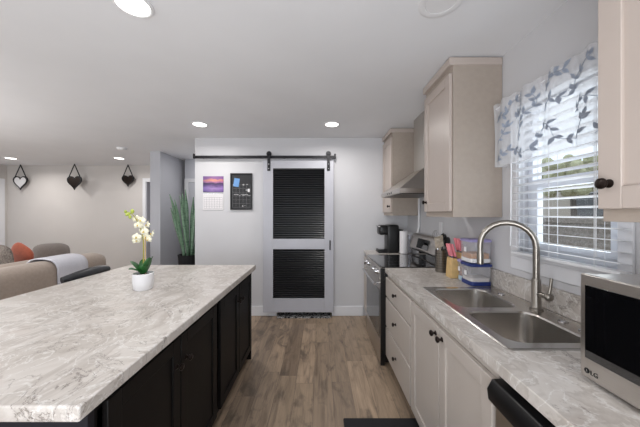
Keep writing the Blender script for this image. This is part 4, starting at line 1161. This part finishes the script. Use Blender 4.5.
# ================================================================== BAR STOOL
t = thing('bar_stool', 'charcoal leather bar stool with a low curved back beside the island', 'stool', (-2.08, 2.27, 0))
b = BM(); pts = []
for k in range(15):
    s = k / 14; y = 2.05 + .44 * s; x = -1.925 - .05 * (2 * s - 1) ** 2
    pts.append((x, y, .905 + .02 * math.sin(PI * s)))
tube(b, pts, [.016 + .022 * math.sin(PI * (i / 14) * .9 + .16) ** .5 for i in range(15)], 12)
for v in b.verts: v.co.z = .90 + (v.co.z - .90) * 1.1
bk = obj('backrest', b, 'leather', t, smooth=True)
b = BM(); rbox(b, -2.30, -1.91, 2.07, 2.47, .62, .70, .03, 4); obj('seat', b, 'leather', t, smooth=True)
for s in (2.16, 2.38): obj('back_post', tube(BM(), [(-1.93, s, .66), (-1.935, s, .88)], .012, 8), 'blackmetal', t)
for x, y in ((-2.28, 2.09), (-1.93, 2.09), (-2.28, 2.45), (-1.93, 2.45)): obj('leg', tube(BM(), [(x, y, 0), (x + (.03 if x < -2.1 else -.03), y + (.02 if y < 2.2 else -.02), .62)], .012, 8), 'blackmetal', t)
b = BM(); 
for a_, c_ in (((-2.27, 2.1), (-1.94, 2.1)), ((-1.94, 2.1), (-1.94, 2.44)), ((-1.94, 2.44), (-2.27, 2.44)), ((-2.27, 2.44), (-2.27, 2.1))): tube(b, [(a_[0], a_[1], .22), (c_[0], c_[1], .22)], .008, 8)
obj('foot_ring', b, 'blackmetal', t)

# ================================================================== BEDROOM GLIMPSE
area('bedroom_fill', (-4.2, 7.2, 2.4), (0, 0, 0), .3, .3, 40, (1, .96, .92))  # unseen fill added so the room beyond the doorway isn't black
t = thing('bed', 'white bed with a black frame glimpsed through the far doorway', 'bed', (-4.6, 8.0, 0))
b = BM(); rbox(b, -5.6, -3.7, 7.0, 8.5, .32, .62, .06, 4); obj('mattress', b, 'bedwhite', t, smooth=True)
for x in (-5.1, -4.2):
    b = BM(); rbox(b, x - .35, x + .35, 8.1, 8.48, .60, .80, .07, 4); obj('pillow', b, 'bedwhite', t, smooth=True)
obj('headboard', box(BM(), -5.6, -3.7, 8.52, 8.6, 0, 1.05), 'blackmetal', t, bev=.01)
obj('footboard', box(BM(), -5.6, -3.7, 6.94, 6.99, 0, .56), 'blackmetal', t, bev=.01)
obj('base', box(BM(), -5.55, -3.75, 7.0, 8.5, 0, .32), 'blackmat', t)

for o in list(bpy.data.objects):
    if '_o' in o: del o['_o']
